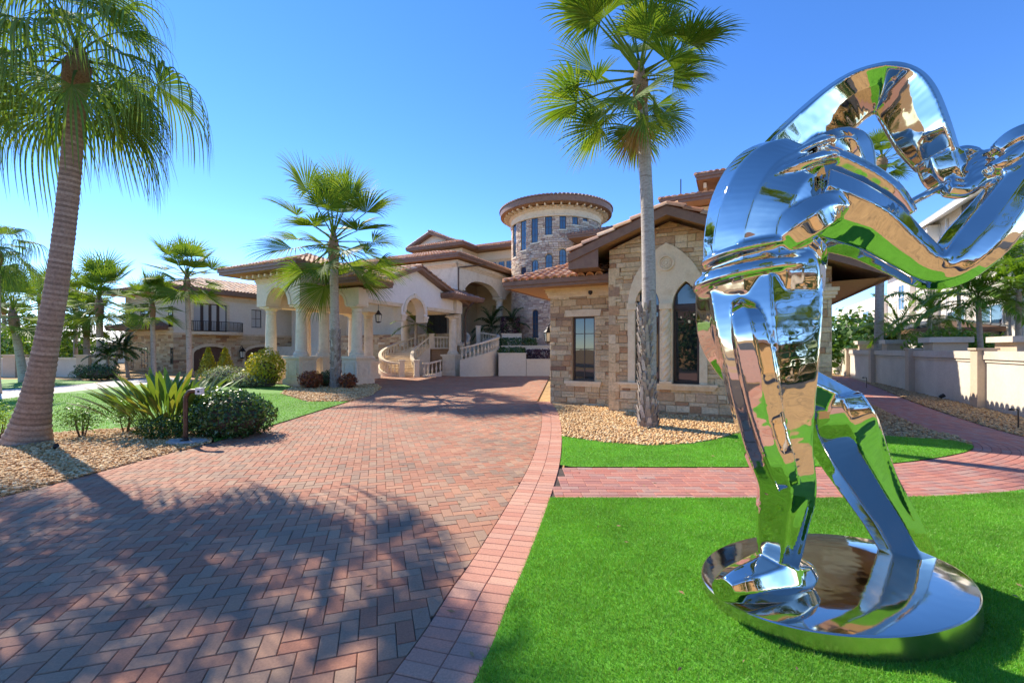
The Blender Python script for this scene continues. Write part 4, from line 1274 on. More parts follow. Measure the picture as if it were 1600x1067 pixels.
# hipped roofs: the front bay, the corner skirts
hip_roof(pc, CO, -28.2, -21.1, 15.65, 22.8, 6.86, .36, sides='AB', seed=63, fas=.32)
hip_roof(pc, CO, -21.6, -18.2, 17.2, 20.0, 6.0, .42, sides='AB', seed=64, fas=.30)
hip_roof(pc, CO, -21.6, -18.2, 26.3, 30.6, 6.05, .40, sides='AB', seed=65, fas=.26, tmat='tile_dark')
for i in range(9):
    s_ = -26.6 + i * .56
    q = MB(); q.box(s_, s_ + .14, 16.0, 16.53, 6.26, 6.43); q.build('eave_bracket', 'limestone', pc, CO)
q = MB(); q.tube([(-18.15, 29.0, 5.7), (-18.7, 28.9, 5.2), (-18.86, 28.9, 4.6), (-18.86, 28.9, 1.7), (-18.66, 28.95, 1.4), (-18.66, 28.95, .05)], .06, 8)
q.build('downspout', 'bronze', pc, CO, smooth=True)
# rubble wall at the back of the court
rwl, RO = root_at('court_wall', -26, 32, 'rough stone retaining wall behind the arcade columns', 'wall')
mb = MB(); mb.box(-36, -20.9, 31.0, 31.19, -.1, 3.4); cw = mb.build('wall_core', 'mortar', rwl, RO)
clad(cw, RO, fA(31.0), rect(-36, -20.9, 0, 3.4), [], .14, .30, (.3, .8), None, 'stone_mass', 0, seed=70)

# ================================================================== STAIRS
BAL = MB(); BAL.lathe([(.055, 0), (.055, .05), (.035, .08), (.05, .2), (.075, .30), (.06, .42), (.033, .58), (.03, .66), (.045, .70), (.03, .73), (.055, .76), (.055, .80)], (0, 0, 0), 8)
BAL_ME = BAL.mesh('baluster', 'cast_stone', smooth=True)
def balustrade(parent, pts, off, closed_wall=None, step=.30, n=10):
    """pts: (x, y, z of the base); a curb, balusters and a hand rail that follow it"""
    c = smooth_curve(pts, n)
    mb = MB()
    for (dz, w_, h_) in ((.06, .24, .12), (.96, .24, .13)):
        vs = []; fs = []
        for i, p in enumerate(c):
            a, b = c[max(i - 1, 0)], c[min(i + 1, len(c) - 1)]
            d = (b - a); d.z = 0; d.normalize(); sd = Vector((-d.y, d.x, 0)) * (w_ / 2)
            for q in (-1, 1):
                for h in (-h_ / 2, h_ / 2): vs.append(p + sd * q + Vector((0, 0, dz + h)))
        for i in range(len(c) - 1):
            a, b = i * 4, i * 4 + 4
            fs += [(a, b, b + 1, a + 1), (a + 2, a + 3, b + 3, b + 2), (a + 1, b + 1, b + 3, a + 3), (a, a + 2, b + 2, b)]
        fs += [(0, 1, 3, 2), tuple(len(vs) - 4 + k for k in (0, 2, 3, 1))]
        mb.add(vs, fs)
    if closed_wall is not None:
        vs = []; fs = []
        for p in c: vs += [(p.x, p.y, closed_wall), (p.x, p.y, p.z)]
        q2 = MB()
        for i in range(len(c) - 1):
            a, b = c[i], c[i + 1]
            d = (b - a); d.z = 0; d.normalize(); sd = Vector((-d.y, d.x, 0)) * .11
            vv = [a - sd, b - sd, b + sd, a + sd]
            q2.add([(p.x, p.y, closed_wall) for p in vv] + [tuple(p) for p in vv], [(0, 1, 5, 4), (2, 3, 7, 6), (4, 5, 6, 7)])
        q2.build('stringer_wall', 'cream_stucco', parent, off)
    bal = mb.build('balustrade', 'cast_stone', parent, off)
    L = 0; acc = step / 2
    for i in range(len(c) - 1):
        a, b = c[i], c[i + 1]; l = (Vector((b.x, b.y)) - Vector((a.x, a.y))).length
        while acc <= l:
            p = a + (b - a) * (acc / l)
            o = obj('baluster', BAL_ME, bal); o.location = (p.x - off[0], p.y - off[1], p.z + .11)
            acc += step
        acc -= l
    return bal
def newel(parent, x, y, z, off, h=1.15, w=.36):
    mb = MB(); mb.cbox((x, y, z + h / 2), (w, w, h), .3); mb.cbox((x, y, z + h + .05), (w + .12, w + .12, .1), .3); mb.cbox((x, y, z + .06), (w + .08, w + .08, .12), .3)
    mb.build('newel_post', 'cast_stone', parent, off)
def PX(px, Y, z): return ((px - CXP) / FPX * Y, Y, z)
st1 = empty('left_stair', PX(632, 32.5, 0)); st1.name = 'curved_staircase'
O1 = tuple(st1.location)
tag(st1, 'curved stone staircase with balustrades under the arched gable', 'staircase')
ol = [PX(626, 32.3, .0), PX(604, 32.6, .15), PX(594, 33.6, .5), PX(598, 35.0, .95), PX(618, 36.3, 1.5), PX(645, 37.0, 2.0), PX(668, 37.2, 2.4)]
il = [PX(652, 32.3, .0), PX(644, 33.2, .35), PX(645, 34.2, .85), PX(655, 34.9, 1.4), PX(672, 35.2, 2.05)]
balustrade(st1, ol, O1, closed_wall=-.05); balustrade(st1, il, O1, closed_wall=-.05)
newel(st1, *PX(628, 32.1, 0), O1); newel(st1, *PX(651, 32.1, 0), O1); newel(st1, *PX(674, 35.3, 2.05), O1)
co_, ci_ = smooth_curve(ol, 4), smooth_curve(il, 6)
NS = 14
for i in range(NS):
    a = co_[int(i * (len(co_) - 2) / NS)]; b = co_[min(int((i + 1) * (len(co_) - 2) / NS), len(co_) - 1)]
    c = ci_[min(int((i + 1) * (len(ci_) - 2) / NS), len(ci_) - 1)]; d = ci_[int(i * (len(ci_) - 2) / NS)]
    q = MB(); q.prism([(a.x, a.y), (b.x, b.y), (c.x, c.y), (d.x, d.y)] if (a - b).length > .02 else [(a.x, a.y), (c.x, c.y), (d.x, d.y)], -.05, .17 * (i + 1))
    q.build('step', 'limestone', st1, O1)
ld = [PX(676, 35.4, 2.05), PX(706, 36.6, 2.05)]
balustrade(st1, ld, O1, step=.3)
q = MB(); l0, l1 = PX(674, 35.5, 0), PX(712, 36.9, 0); q.prism([(l0[0], l0[1]), (l1[0], l1[1]), (l1[0], l1[1] + 3), (l0[0] - 1, l0[1] + 2.5)], -.05, 2.04); q.build('landing', 'stone_mass', st1, O1)
ol2 = [PX(660, 32.0, .02), PX(672, 32.3, .05), PX(690, 32.4, .25)]
balustrade(st1, ol2, O1, closed_wall=-.05)
st2 = empty('curved_staircase', PX(745, 33.5, 0)); O2 = tuple(st2.location)
tag(st2, 'pale curved stair wall with balustrade beside the planter terraces', 'staircase')
br = [PX(719, 32.4, 1.12), PX(735, 32.3, 1.30), PX(752, 32.5, 1.52), PX(768, 33.2, 1.78), PX(778, 34.5, 2.0), PX(777, 36.2, 2.2), PX(768, 37.6, 2.35), PX(752, 38.4, 2.5)]
balustrade(st2, br, O2, closed_wall=-.05)
newel(st2, *PX(747, 38.6, 2.5), O2, h=1.5)
bi = [PX(721, 35.5, 1.4), PX(730, 36.6, 1.7), PX(733, 38, 2.1), PX(729, 39.2, 2.5)]
balustrade(st2, bi, O2, closed_wall=-.05)
q = MB(); pl = [PX(719, 32.6, 0), PX(752, 32.7, 0), PX(768, 33.4, 0), PX(777, 34.6, 0), PX(776, 36.2, 0), PX(766, 37.5, 0), PX(750, 38.3, 0), PX(732, 38.3, 0), PX(722, 35.6, 0)]
q.prism([(p[0], p[1]) for p in pl], -.05, 1.1); q.build('stair_core', 'white_stucco', st2, O2)
for i in range(8):
    t0, t1 = i / 8, (i + 1) / 8
    a = PX(724 + 46 * t0, 33.4 + 1.6 * t0, 0); b = PX(724 + 46 * t1, 33.4 + 1.6 * t1, 0)
    q = MB(); q.prism([(a[0], a[1]), (b[0], b[1]), (b[0] - .9, b[1] + 2.4), (a[0] - .9, a[1] + 2.4)], 1.1, 1.15 + .14 * (i + 1)); q.build('step', 'limestone', st2, O2)

# ================================================================== PLANTER TERRACES
def terrace(name, label, pxs, Y0, Y1, z1, cap=.08, m='cream_stucco', zb=-.05):
    a, b = PX(pxs[0], Y0, 0), PX(pxs[1], Y0, 0)
    r = empty(name, (a[0], a[1], 0)); tag(r, label, 'planter', 'planter terraces')
    o = (a[0], a[1], 0)
    q = MB(); q.box(a[0], b[0], Y0, Y0 + .25, zb, z1); q.build('front_wall', m, r, o)
    q = MB(); q.box(a[0] - .05, b[0] + .05, Y0 - .05, Y0 + .3, z1 + .001, z1 + cap); q.build('coping', 'cast_stone', r, o)
    q = MB(); q.box(a[0], b[0], Y0 + .301, Y1, zb, z1 - .05); q.build('soil', 'earth', r, o)
    return r
terrace('planter_wall', 'low white planter wall at the foot of the pale stair', (779, 822), 33.0, 35.2, 1.68)
terrace('planter_wall', 'white planter wall with purple plants beside the stone pavilion', (822.6, 870), 33.0, 35.2, 1.22)
terrace('planter_wall', 'middle planter tier with trimmed green hedge below the tower', (784, 866), 35.3, 37.2, 2.25)
terrace('planter_wall', 'topmost planter tier with dark palms beside the portico column', (784, 815), 37.3, 39.6, 3.3)

# ================================================================== GUEST HOUSE
gh, GO = root_at('guest_house', -45.9, 21.5, 'two storey guest house with stone ground floor and balcony doors', 'house')
GB, GA = -45.9, 21.5
Z1, Z2 = 3.5, 7.3
fb, fa = fB(GB), fA(GA)
gd = [(pB(302, 560, GB)[0], pB(356, 560, GB)[0]), (pB(383, 560, GB)[0], pB(383, 560, GB)[0] + 4.3)]
fwn = (pB(302, 500, GB)[0], pB(355, 500, GB)[0], pB(330, 518, GB)[1], pB(330, 475, GB)[1])
sw_ = (pB(393, 500, GB)[0], pB(409, 500, GB)[0], pB(400, 512, GB)[1], pB(400, 484, GB)[1])
gar = [arch(a, b, -.1, 1.55, 'round', 12, .75) for a, b in gd]
mb = MB()
mb.panel([rect(GA, 38, -.2, Z1)] + [[(min(max(p[0], GA + .1), 37.9), max(p[1], -.15)) for p in l] for l in gar], fb, -.35, -.004)
mb.panel([rect(-55, GB - .36, -.2, Z1)], fa, -.35, -.004)
lw = mb.build('lower_wall', 'mortar', gh, GO)
clad(lw, GO, fb, rect(GA, 38, -.1, Z1), [(a, b, -.2, 1.7) for a, b in gd], .15, .30, (.3, .8), None, 'stone_mass', 0, seed=80,
     skip=lambda cu, cv, p, q, c, d: any(inside(l, cu, cv) for l in gar))
clad(lw, GO, fa, rect(-55, GB, -.1, Z1), [], .15, .30, (.3, .8), None, 'stone_mass', 0, seed=81)
mb = MB()
mb.panel([rect(GA + .04, 38, Z1, Z2), rect(*fwn), rect(*sw_)], fb, -.35, -.02)
mb.panel([rect(-55, GB - .36, Z1, Z2)], fa, -.35, -.02)
mb.build('upper_wall', 'cream_stucco', gh, GO)
for l in gar:
    d_ = window(gh, GO, fb, l, .2, .06, 4, 1, frame='garage_wood', gl='garage_wood', bars=.05, panes=False, name='garage_door')
    q = MB(); us = [p[0] for p in l]; lo = arch(min(us) - .3, max(us) + .3, -.1, 1.6, 'round', 12, .98)
    q.panel([lo, [(p[0], max(p[1], -.09)) for p in scaled(l, -.002)]], fb, -.02, .09); q.build('door_surround', 'limestone', gh, GO)
window(gh, GO, fb, rect(*fwn), .12, .08, 4, 1, gl='glass_pale', bars=.28, panes=True, name='french_window')
q = MB(); q.panel([rect(fwn[0] - .2, fwn[1] + .2, fwn[2], fwn[3] + .25), rect(*fwn)], fb, -.015, .07); q.build('window_surround', 'limestone', gh, GO)
window(gh, GO, fb, rect(*sw_), .12, .07, 2, 2, gl='glass_pale', bars=.05)
bc = MB(); wm = (fwn[0] + fwn[1]) / 2 + .6
bl = [(GB - .02, fwn[0] - .3)] + [(GB + 1.1 * math.sin(math.pi * i / 12) ** .6, fwn[0] - .3 + (fwn[1] - fwn[0] + 1.9) * i / 12) for i in range(13)] + [(GB - .02, fwn[1] + 1.6)]
bc.prism(bl[1:-1], fwn[2] - .32, fwn[2] - .04); balc = bc.build('balcony', 'limestone', gh, GO)
q = MB(); pl = [(p[0], p[1]) for p in bl[1:-1]]
for i in range(len(pl) - 1):
    a, b = pl[i], pl[i + 1]
    q.bar((a[0], a[1], fwn[2] + .95), (b[0], b[1], fwn[2] + .95), .05, .05); q.bar((a[0], a[1], fwn[2] + .05), (b[0], b[1], fwn[2] + .05), .04, .04)
    for k in range(4):
        t = k / 4; x_, y_ = a[0] + (b[0] - a[0]) * t, a[1] + (b[1] - a[1]) * t
        q.bar((x_, y_, fwn[2] + .03), (x_ + .06 * math.sin(k * 2), y_, fwn[2] + .95), .025, .025)
q.build('railing', 'iron', balc, GO)
for (px0, px1, y0, y1) in ((220, 232, 507, 474), (203, 209, 506, 478), (264, 270, 511, 478)):
    s0_, z0_ = pA(px0, y0, GA); s1_, z1_ = pA(px1, y1, GA)
    window(gh, GO, fa, rect(s0_, s1_, z0_, z1_), -.05, .06, 2, 3, bars=.03, panes=False, thick=.05)
    q = MB(); q.panel([rect(s0_ - .15, s1_ + .15, z0_ - .2, z0_ - .01)], fa, -.01, .12); q.build('sill', 'limestone', gh, GO)
for (px0, px1, y0, y1) in ((222, 231, 575, 543), (205, 209, 575, 545), (267, 271, 569, 543)):
    s0_, z0_ = pA(px0, y0, GA); s1_, z1_ = pA(px1, y1, GA)
    window(gh, GO, fa, rect(s0_, s1_, z0_, z1_), -.06, .06, 2, 2, bars=.03, panes=False, thick=.05)
q = MB(); moulding(q, fb, GA, 38, Z1 - .12, [(.10, .05), (.1, .1)]); moulding(q, fa, -55, GB - .11, Z1 - .12, [(.10, .05), (.1, .1)]); q.build('string_course', 'limestone', gh, GO)
q = MB(); moulding(q, fb, GA, 38, Z2 - .45, [(.12, .05), (.12, .12), (.2, .2)]); q.build('frieze', 'limestone', gh, GO)
hip_roof(gh, GO, -56.5, -44.6, 20.2, 39, 7.75, .30, sides='AB', seed=83, fas=.36, pitch=.34)
hip_roof(gh, GO, -54.0, -46.6, 19.6, 23.6, 4.1, .34, sides='AB', seed=84, fas=.3, tmat='tile_dark')
hip_roof(gh, GO, -45.2, -36, 31.5, 39, 7.9, .30, sides='AB', seed=85, fas=.34)
mb = MB(); mb.box(-44.6, -37, 32.6, 38, 0, 7.6); mb.build('link_wall', 'cream_stucco', gh, GO)
mb = MB()
for i in range(14):
    u0 = -47.5 + i * .5
    mb.add([(u0, 32, 8.2), (u0 + .48, 32, 8.2), (u0 + .48, 37, 11.4), (u0, 37, 11.4)], [(0, 1, 2, 3)])
    mb.bar((u0 + .49, 32, 8.22), (u0 + .49, 37, 11.42), .03, .07)
mr_ = mb.build('metal_roof', 'metal_roof', gh, GO)
mb = MB(); mb.box(-50, -48.2, 34, 35.6, 8, 11.9); ch = mb.build('chimney', 'cast_stone', gh, GO)
mb = MB(); mb.box(-50.2, -48.0, 33.8, 35.8, 11.901, 12.1).box(-49.9, -48.3, 34.1, 35.5, 12.101, 12.5); mb.build('chimney_cap', 'metal_roof', ch, GO)

# ================================================================== GARDEN WALL on the right
gwall, WO = root_at('garden_wall', 7.7, 24, 'long beige garden wall with square posts along the gravel', 'wall')
fd = fD(7.7)
posts = [7.9, 14.4, 20.9, 27.5, 34.0, 40.5, 47.0]
for i, w_ in enumerate(posts):
    q = MB(); q.box(7.48, 7.98, w_ - .25, w_ + .25, -.1, 2.02); q.box(7.43, 8.03, w_ - .3, w_ + .3, 2.021, 2.09)
    q.build('post', 'wall_post', gwall, WO)
    if i + 1 < len(posts):
        b_ = posts[i + 1]
        q = MB(); q.box(7.7, 7.9, w_ + .251, b_ - .251, -.1, 1.70); q.build('wall_panel', 'wall_panel', gwall, WO)
        q = MB(); q.box(7.62, 7.98, w_ + .252, b_ - .252, 1.701, 1.98).box(7.66, 7.94, w_ + .252, b_ - .252, 1.60, 1.66); q.build('coping', 'wall_cap', gwall, WO)
def planter(s_, w_, h_, a, label, z0=1.98):
    r, o = root_at('square_planter', s_, w_, label, 'planter', 'planters above the garden wall')
    q = MB(); q.box(s_ - a * .8, s_ + a * .8, w_ - a * .8, w_ + a * .8, -.1 if s_ > 8.05 else z0 + .12, z0 + h_ * .6); q.build('bowl', 'wall_post', r, o)
    q = MB(); q.box(s_ - a, s_ + a, w_ - a, w_ + a, z0 + h_ * .6 + .001, z0 + h_); q.build('rim', 'wall_cap', r, o)
    r.location.z = 0
planter(8.95, 20.9, .50, .85, 'wide square planter rim above the wall post closest to the camera')
planter(8.85, 27.5, .62, .75, 'square planter beside the yellow-green shrub above the wall')
planter(8.7, 34.0, .62, .62, 'square planter under the drooping dark palm above the wall')
planter(8.7, 40.5, .66, .62, 'square planter at the far end of the garden wall')

# ================================================================== NEIGHBOUR HOUSE on the right
nb, NO = root_at('neighbour_house', 15, 40, 'tall white neighbouring house with blue windows above the garden wall', 'house')
mb = MB(); mb.box(15, 30, 36, 52, 0, 12.6).box(16.2, 30, 52.001, 66, 0, 11.0).box(15.4, 30, 66.001, 90, 0, 8.4).box(14.2, 15, 47.5, 49.0, 0, 12.2).box(15.7, 16.2, 57, 58.6, 0, 10.4)
mb.build('wall', 'white_stucco', nb, NO)
n15 = fD(15)
for (px0, px1, y0, y1) in ((1503, 1536, 345, 308), (1452, 1460, 368, 343)):
    a, z0_ = pB(px1, y0, 15); b, z1_ = pB(px0, y1, 15)
    window(nb, NO, n15, rect(a, b, z0_, z1_), -.08, .12, 1, 2, frame='white_frame', gl='glass_blue', panes=True, bars=.08)
for (w0_, w1_, z0_, z1_, s_) in ((54, 56, 6.2, 9, 16.2), (60, 62, 6.2, 9, 16.2), (60, 62.5, 2.5, 5, 16.2), (70, 73, 4.5, 7, 15.4), (78, 81, 4.5, 7, 15.4), (38, 41, 1.5, 5, 15), (43, 46, 2, 5, 15)):
    window(nb, NO, fD(s_), rect(w0_, w1_, z0_, z1_), -.08, .12, 2, 2, frame='white_frame', gl='glass_blue', panes=True, bars=.08)
mb = MB(); slab(mb, (13.9, 12.5), (22.5, 16.0), 35.2, 53, .35); slab(mb, (22.5, 16.0), (31, 12.5), 35.2, 53, .35); nr = mb.build('roof', 'white_frame', nb, NO)
mb = MB(); slab(mb, (13.95, 12.64), (22.5, 16.12), 35.15, 53.05, .1); mb.build('roof_covering', 'grey_roof', nr, NO)
mb = MB(); slab(mb, (15.2, 10.9), (22.5, 13.4), 53.1, 67, .3); mb.build('roof', 'grey_roof', nb, NO)
q = MB(); q.tube([(14.9, 46.0, 12.3), (14.9, 46.0, .1)], .07, 8); q.build('downspout', 'white_frame', nb, NO)
hip_roof(nb, NO, 10.8, 15, 37.5, 49, 3.4, .3, sides='D', seed=90, fas=.25, tmat='slate_roof', soffit='white_frame')
mb = MB(); mb.box(11.6, 14.99, 38.5, 48, 0, 3.15); mb.build('porch_wall', 'white_stucco', nb, NO)

# ================================================================== FAR LEFT: boundary wall and pale house
bwl = empty('boundary_wall', (-34, 33, 0)); tag(bwl, 'low cream boundary wall with piers at the far end of the lawn', 'wall'); BO = (-34, 33, 0)
mb = MB(); mb.box(-60, -30.2, 33, 33.25, -.1, 1.28); mb.build('wall_panel', 'wall_cap', bwl, BO)
mb = MB(); mb.box(-60, -30.2, 32.93, 33.32, 1.281, 1.40); mb.build('coping', 'cast_stone', bwl, BO)
for x_ in (-37.8, -32.3, -44):
    q = MB(); q.box(x_ - .45, x_ + .45, 32.7, 33.55, -.1, 1.5); q.box(x_ - .53, x_ + .53, 32.62, 33.63, 1.501, 1.62); q.build('pier', 'wall_post', bwl, BO)
ph = empty('pale_house', (-60, 64, 0)); tag(ph, 'low pale house with metal roof glimpsed behind the far palms', 'house'); QO = (-60, 64, 0)
mb = MB(); mb.box(-90, -52, 64, 74, 0, 3.0); mb.build('wall', 'cream_stucco', ph, QO)
mb = MB(); mb.add([(-91, 63, 3.0), (-51, 63, 3.0), (-55, 69, 5.8), (-88, 69, 5.8), (-91, 75, 3.0), (-51, 75, 3.0)], [(0, 1, 2, 3), (3, 2, 5, 4), (1, 5, 2), (0, 3, 4)]); mb.build('roof', 'white_frame', ph, QO)
for x_ in (-66, -64, -62, -60, -57.5):
    window(ph, QO, lambda u, v, d: (u, 64 - d, v), arch(x_ - .45, x_ + .45, .5, 1.9, 'round', 8), -.05, .1, 2, 2, panes=False, frame='white_frame')

# ================================================================== PALMS
def fan_mesh(name, pitch, pet, R, n, spread, droop, seed, m, wmul=1.0, fuse=.42, segs=5):
    """one fan leaf: stalk along +Y at the given pitch, ribbons that sag with their own weight"""
    rnd = random.Random(seed)
    V, F, RR = [], [], []
    ax = Vector((0, math.cos(pitch), math.sin(pitch)))
    pts = [Vector((0, 0, 0))]; d = ax.copy()
    for i in range(5):
        pts.append(pts[-1] + d * pet / 5); d = (d + Vector((0, 0, -.05 * droop))).normalized()
    # stalk: a thin three-sided strip
    for i in range(5):
        w0 = .035 * (1 - i / 7); a, b = pts[i], pts[i + 1]; k = len(V)
        V += [a + Vector((-w0, 0, 0)), a + Vector((w0, 0, 0)), a + Vector((0, 0, -w0)), b + Vector((-w0, 0, 0)), b + Vector((w0, 0, 0)), b + Vector((0, 0, -w0))]
        F += [(k, k + 1, k + 4, k + 3), (k + 1, k + 2, k + 5, k + 4), (k + 2, k, k + 3, k + 5)]; RR += [.75] * 3
    hub = pts[-1]; ax = d
    X = Vector((1, 0, 0)); nn = X.cross(ax).normalized()
    dp = 2 * spread / n
    tint = rnd.uniform(-.12, .12)
    for i in range(n):
        ph = -spread + dp * (i + .5) + rnd.uniform(-.02, .02)
        L = R * (.80 + .20 * math.cos(ph * .55)) * rnd.uniform(.9, 1.06)
        dr = (ax * math.cos(ph) + X * math.sin(ph))
        dr = (dr + nn * (.22 * abs(math.sin(ph)) + .06)).normalized()          # the fan is folded like a shallow V
        side = (X * math.cos(ph) - ax * math.sin(ph))
        p = hub.copy(); prev = None; k0 = len(V); dd = dr.copy(); ring = []
        ts = [0, fuse * .5, fuse] + [fuse + (1 - fuse) * q / segs for q in range(1, segs + 1)]
        sag = droop * rnd.uniform(.75, 1.25)
        for q, t in enumerate(ts):
            if q: p = p + dd * (t - ts[q - 1]) * L
            if t >= fuse * .9:
                dd = (dd + Vector((rnd.uniform(-.03, .03), rnd.uniform(-.03, .03), -sag * (.10 + .55 * (t - fuse)))) ).normalized()
            wd = (t * L * dp * .52 if t <= fuse else fuse * L * dp * .52 * (1 - (t - fuse) / (1 - fuse)) ** .7) * wmul
            lift = nn * (wd * .45)
            ring.append((p - side * wd, p + lift, p + side * wd))
        r_ = min(1, max(0, rnd.random() * .8 + tint + .1))
        for q, (a, b, c) in enumerate(ring): V += [a, b, c]
        for q in range(len(ring) - 1):
            k = k0 + q * 3
            F += [(k, k + 1, k + 4, k + 3), (k + 1, k + 2, k + 5, k + 4)]; RR += [r_, r_]
    me = bpy.data.meshes.new(name); me.from_pydata([tuple(v) for v in V], [], F)
    a = me.attributes.new('rnd', 'FLOAT', 'FACE'); a.data.foreach_set('value', RR)
    me.materials.append(M_(m)); me.update()
    return me
def feather_mesh(name, pitch, L, n, ll, droop, seed, m):
    rnd = random.Random(seed); V, F, RR = [], [], []
    p = Vector((0, 0, 0)); d = Vector((0, math.cos(pitch), math.sin(pitch))); N = 14; pts = [p.copy()]; ds = [d.copy()]
    for i in range(N):
        p = p + d * L / N; d = (d + Vector((0, 0, -droop * (.05 + .12 * i / N)))).normalized(); pts.append(p.copy()); ds.append(d.copy())
    for i in range(N):
        w0 = .03 * (1 - i / (N + 1)); a, b = pts[i], pts[i + 1]; k = len(V)
        V += [a + Vector((-w0, 0, 0)), a + Vector((w0, 0, 0)), a + Vector((0, 0, -w0)), b + Vector((-w0, 0, 0)), b + Vector((w0, 0, 0)), b + Vector((0, 0, -w0))]
        F += [(k, k + 1, k + 4, k + 3), (k + 1, k + 2, k + 5, k + 4), (k + 2, k, k + 3, k + 5)]; RR += [.8] * 3
    for i in range(n):
        t = .12 + .88 * i / n; f = t * N; j = min(int(f), N - 1); b = pts[j] + (pts[j + 1] - pts[j]) * (f - j); dj = ds[j]
        l = ll * (math.sin(math.pi * (.12 + .80 * t)) ** .6) * rnd.uniform(.85, 1.1)
        for sg in (-1, 1):
            X = Vector((sg, 0, 0)); up = X.cross(dj) * sg
            dr = (X * .80 + dj * .55 + up * rnd.uniform(-.1, .35)).normalized(); w = .026 * rnd.uniform(.8, 1.2); pr = dr.cross(Vector((0, 0, 1))).normalized()
            q = b.copy(); k = len(V)
            for s, (tt, ww) in enumerate(((0, .5), (.4, 1), (.75, .75), (1, .05))):
                if s: q = q + dr * l * .33; dr = (dr + Vector((0, 0, -.22 * droop))).normalized()
                V += [q - pr * w * ww, q + pr * w * ww]
            r_ = rnd.random()
            F += [(k, k + 1, k + 3, k + 2), (k + 2, k + 3, k + 5, k + 4), (k + 4, k + 5, k + 7, k + 6)]; RR += [r_] * 3
    me = bpy.data.meshes.new(name); me.from_pydata([tuple(v) for v in V], [], F)
    a = me.attributes.new('rnd', 'FLOAT', 'FACE'); a.data.foreach_set('value', RR)
    me.materials.append(M_(m)); me.update()
    return me
def fan_set(tag_, R, pet, n, spread, droop, m, pitches, per=2, seed=0, **kw):
    return [(p, [fan_mesh('fan_frond', math.radians(p), pet * (1.0 if p > -20 else .85), R, n, spread, droop, seed + 17 * i + 131 * k, m, **kw) for k in range(per)]) for i, p in enumerate(pitches)]
FS_RIBBON = fan_set('ribbon', 2.2, 1.25, 38, 1.9, 3.4, 'frond_blue', (70, 45, 20, -5, -30, -55), 2, 1, fuse=.28, segs=8, wmul=.85)
FS_MID = fan_set('mid', 1.05, 1.15, 36, 1.75, .55, 'frond', (78, 55, 30, 8, -15, -40, -65), 2, 2)
FS_SMALL = fan_set('small', .95, .95, 26, 1.7, .5, 'frond', (78, 50, 22, -5, -35), 2, 3, segs=3)
FS_DRY = [fan_mesh('dry_frond', math.radians(-78), .6, .95, 26, .7, .6, 5, 'frond_dry')]
FS_LUSH = [(p, [feather_mesh('feather_frond', math.radians(p), 2.1, 34, .62, 1.25, 40 + p + k, 'frond_lush') for k in range(2)]) for p in (75, 55, 35, 12)]
FS_DATE = [(p, [feather_mesh('feather_frond', math.radians(p), 1.5, 34, .34, 1.1, 80 + p + k, 'leaf_dark') for k in range(2)]) for p in (70, 45, 20, 0)]
FS_GREEN = [(p, [feather_mesh('feather_frond', math.radians(p), 2.6, 36, .6, .9, 120 + p + k, 'frond') for k in range(2)]) for p in (75, 50, 25, 0)]

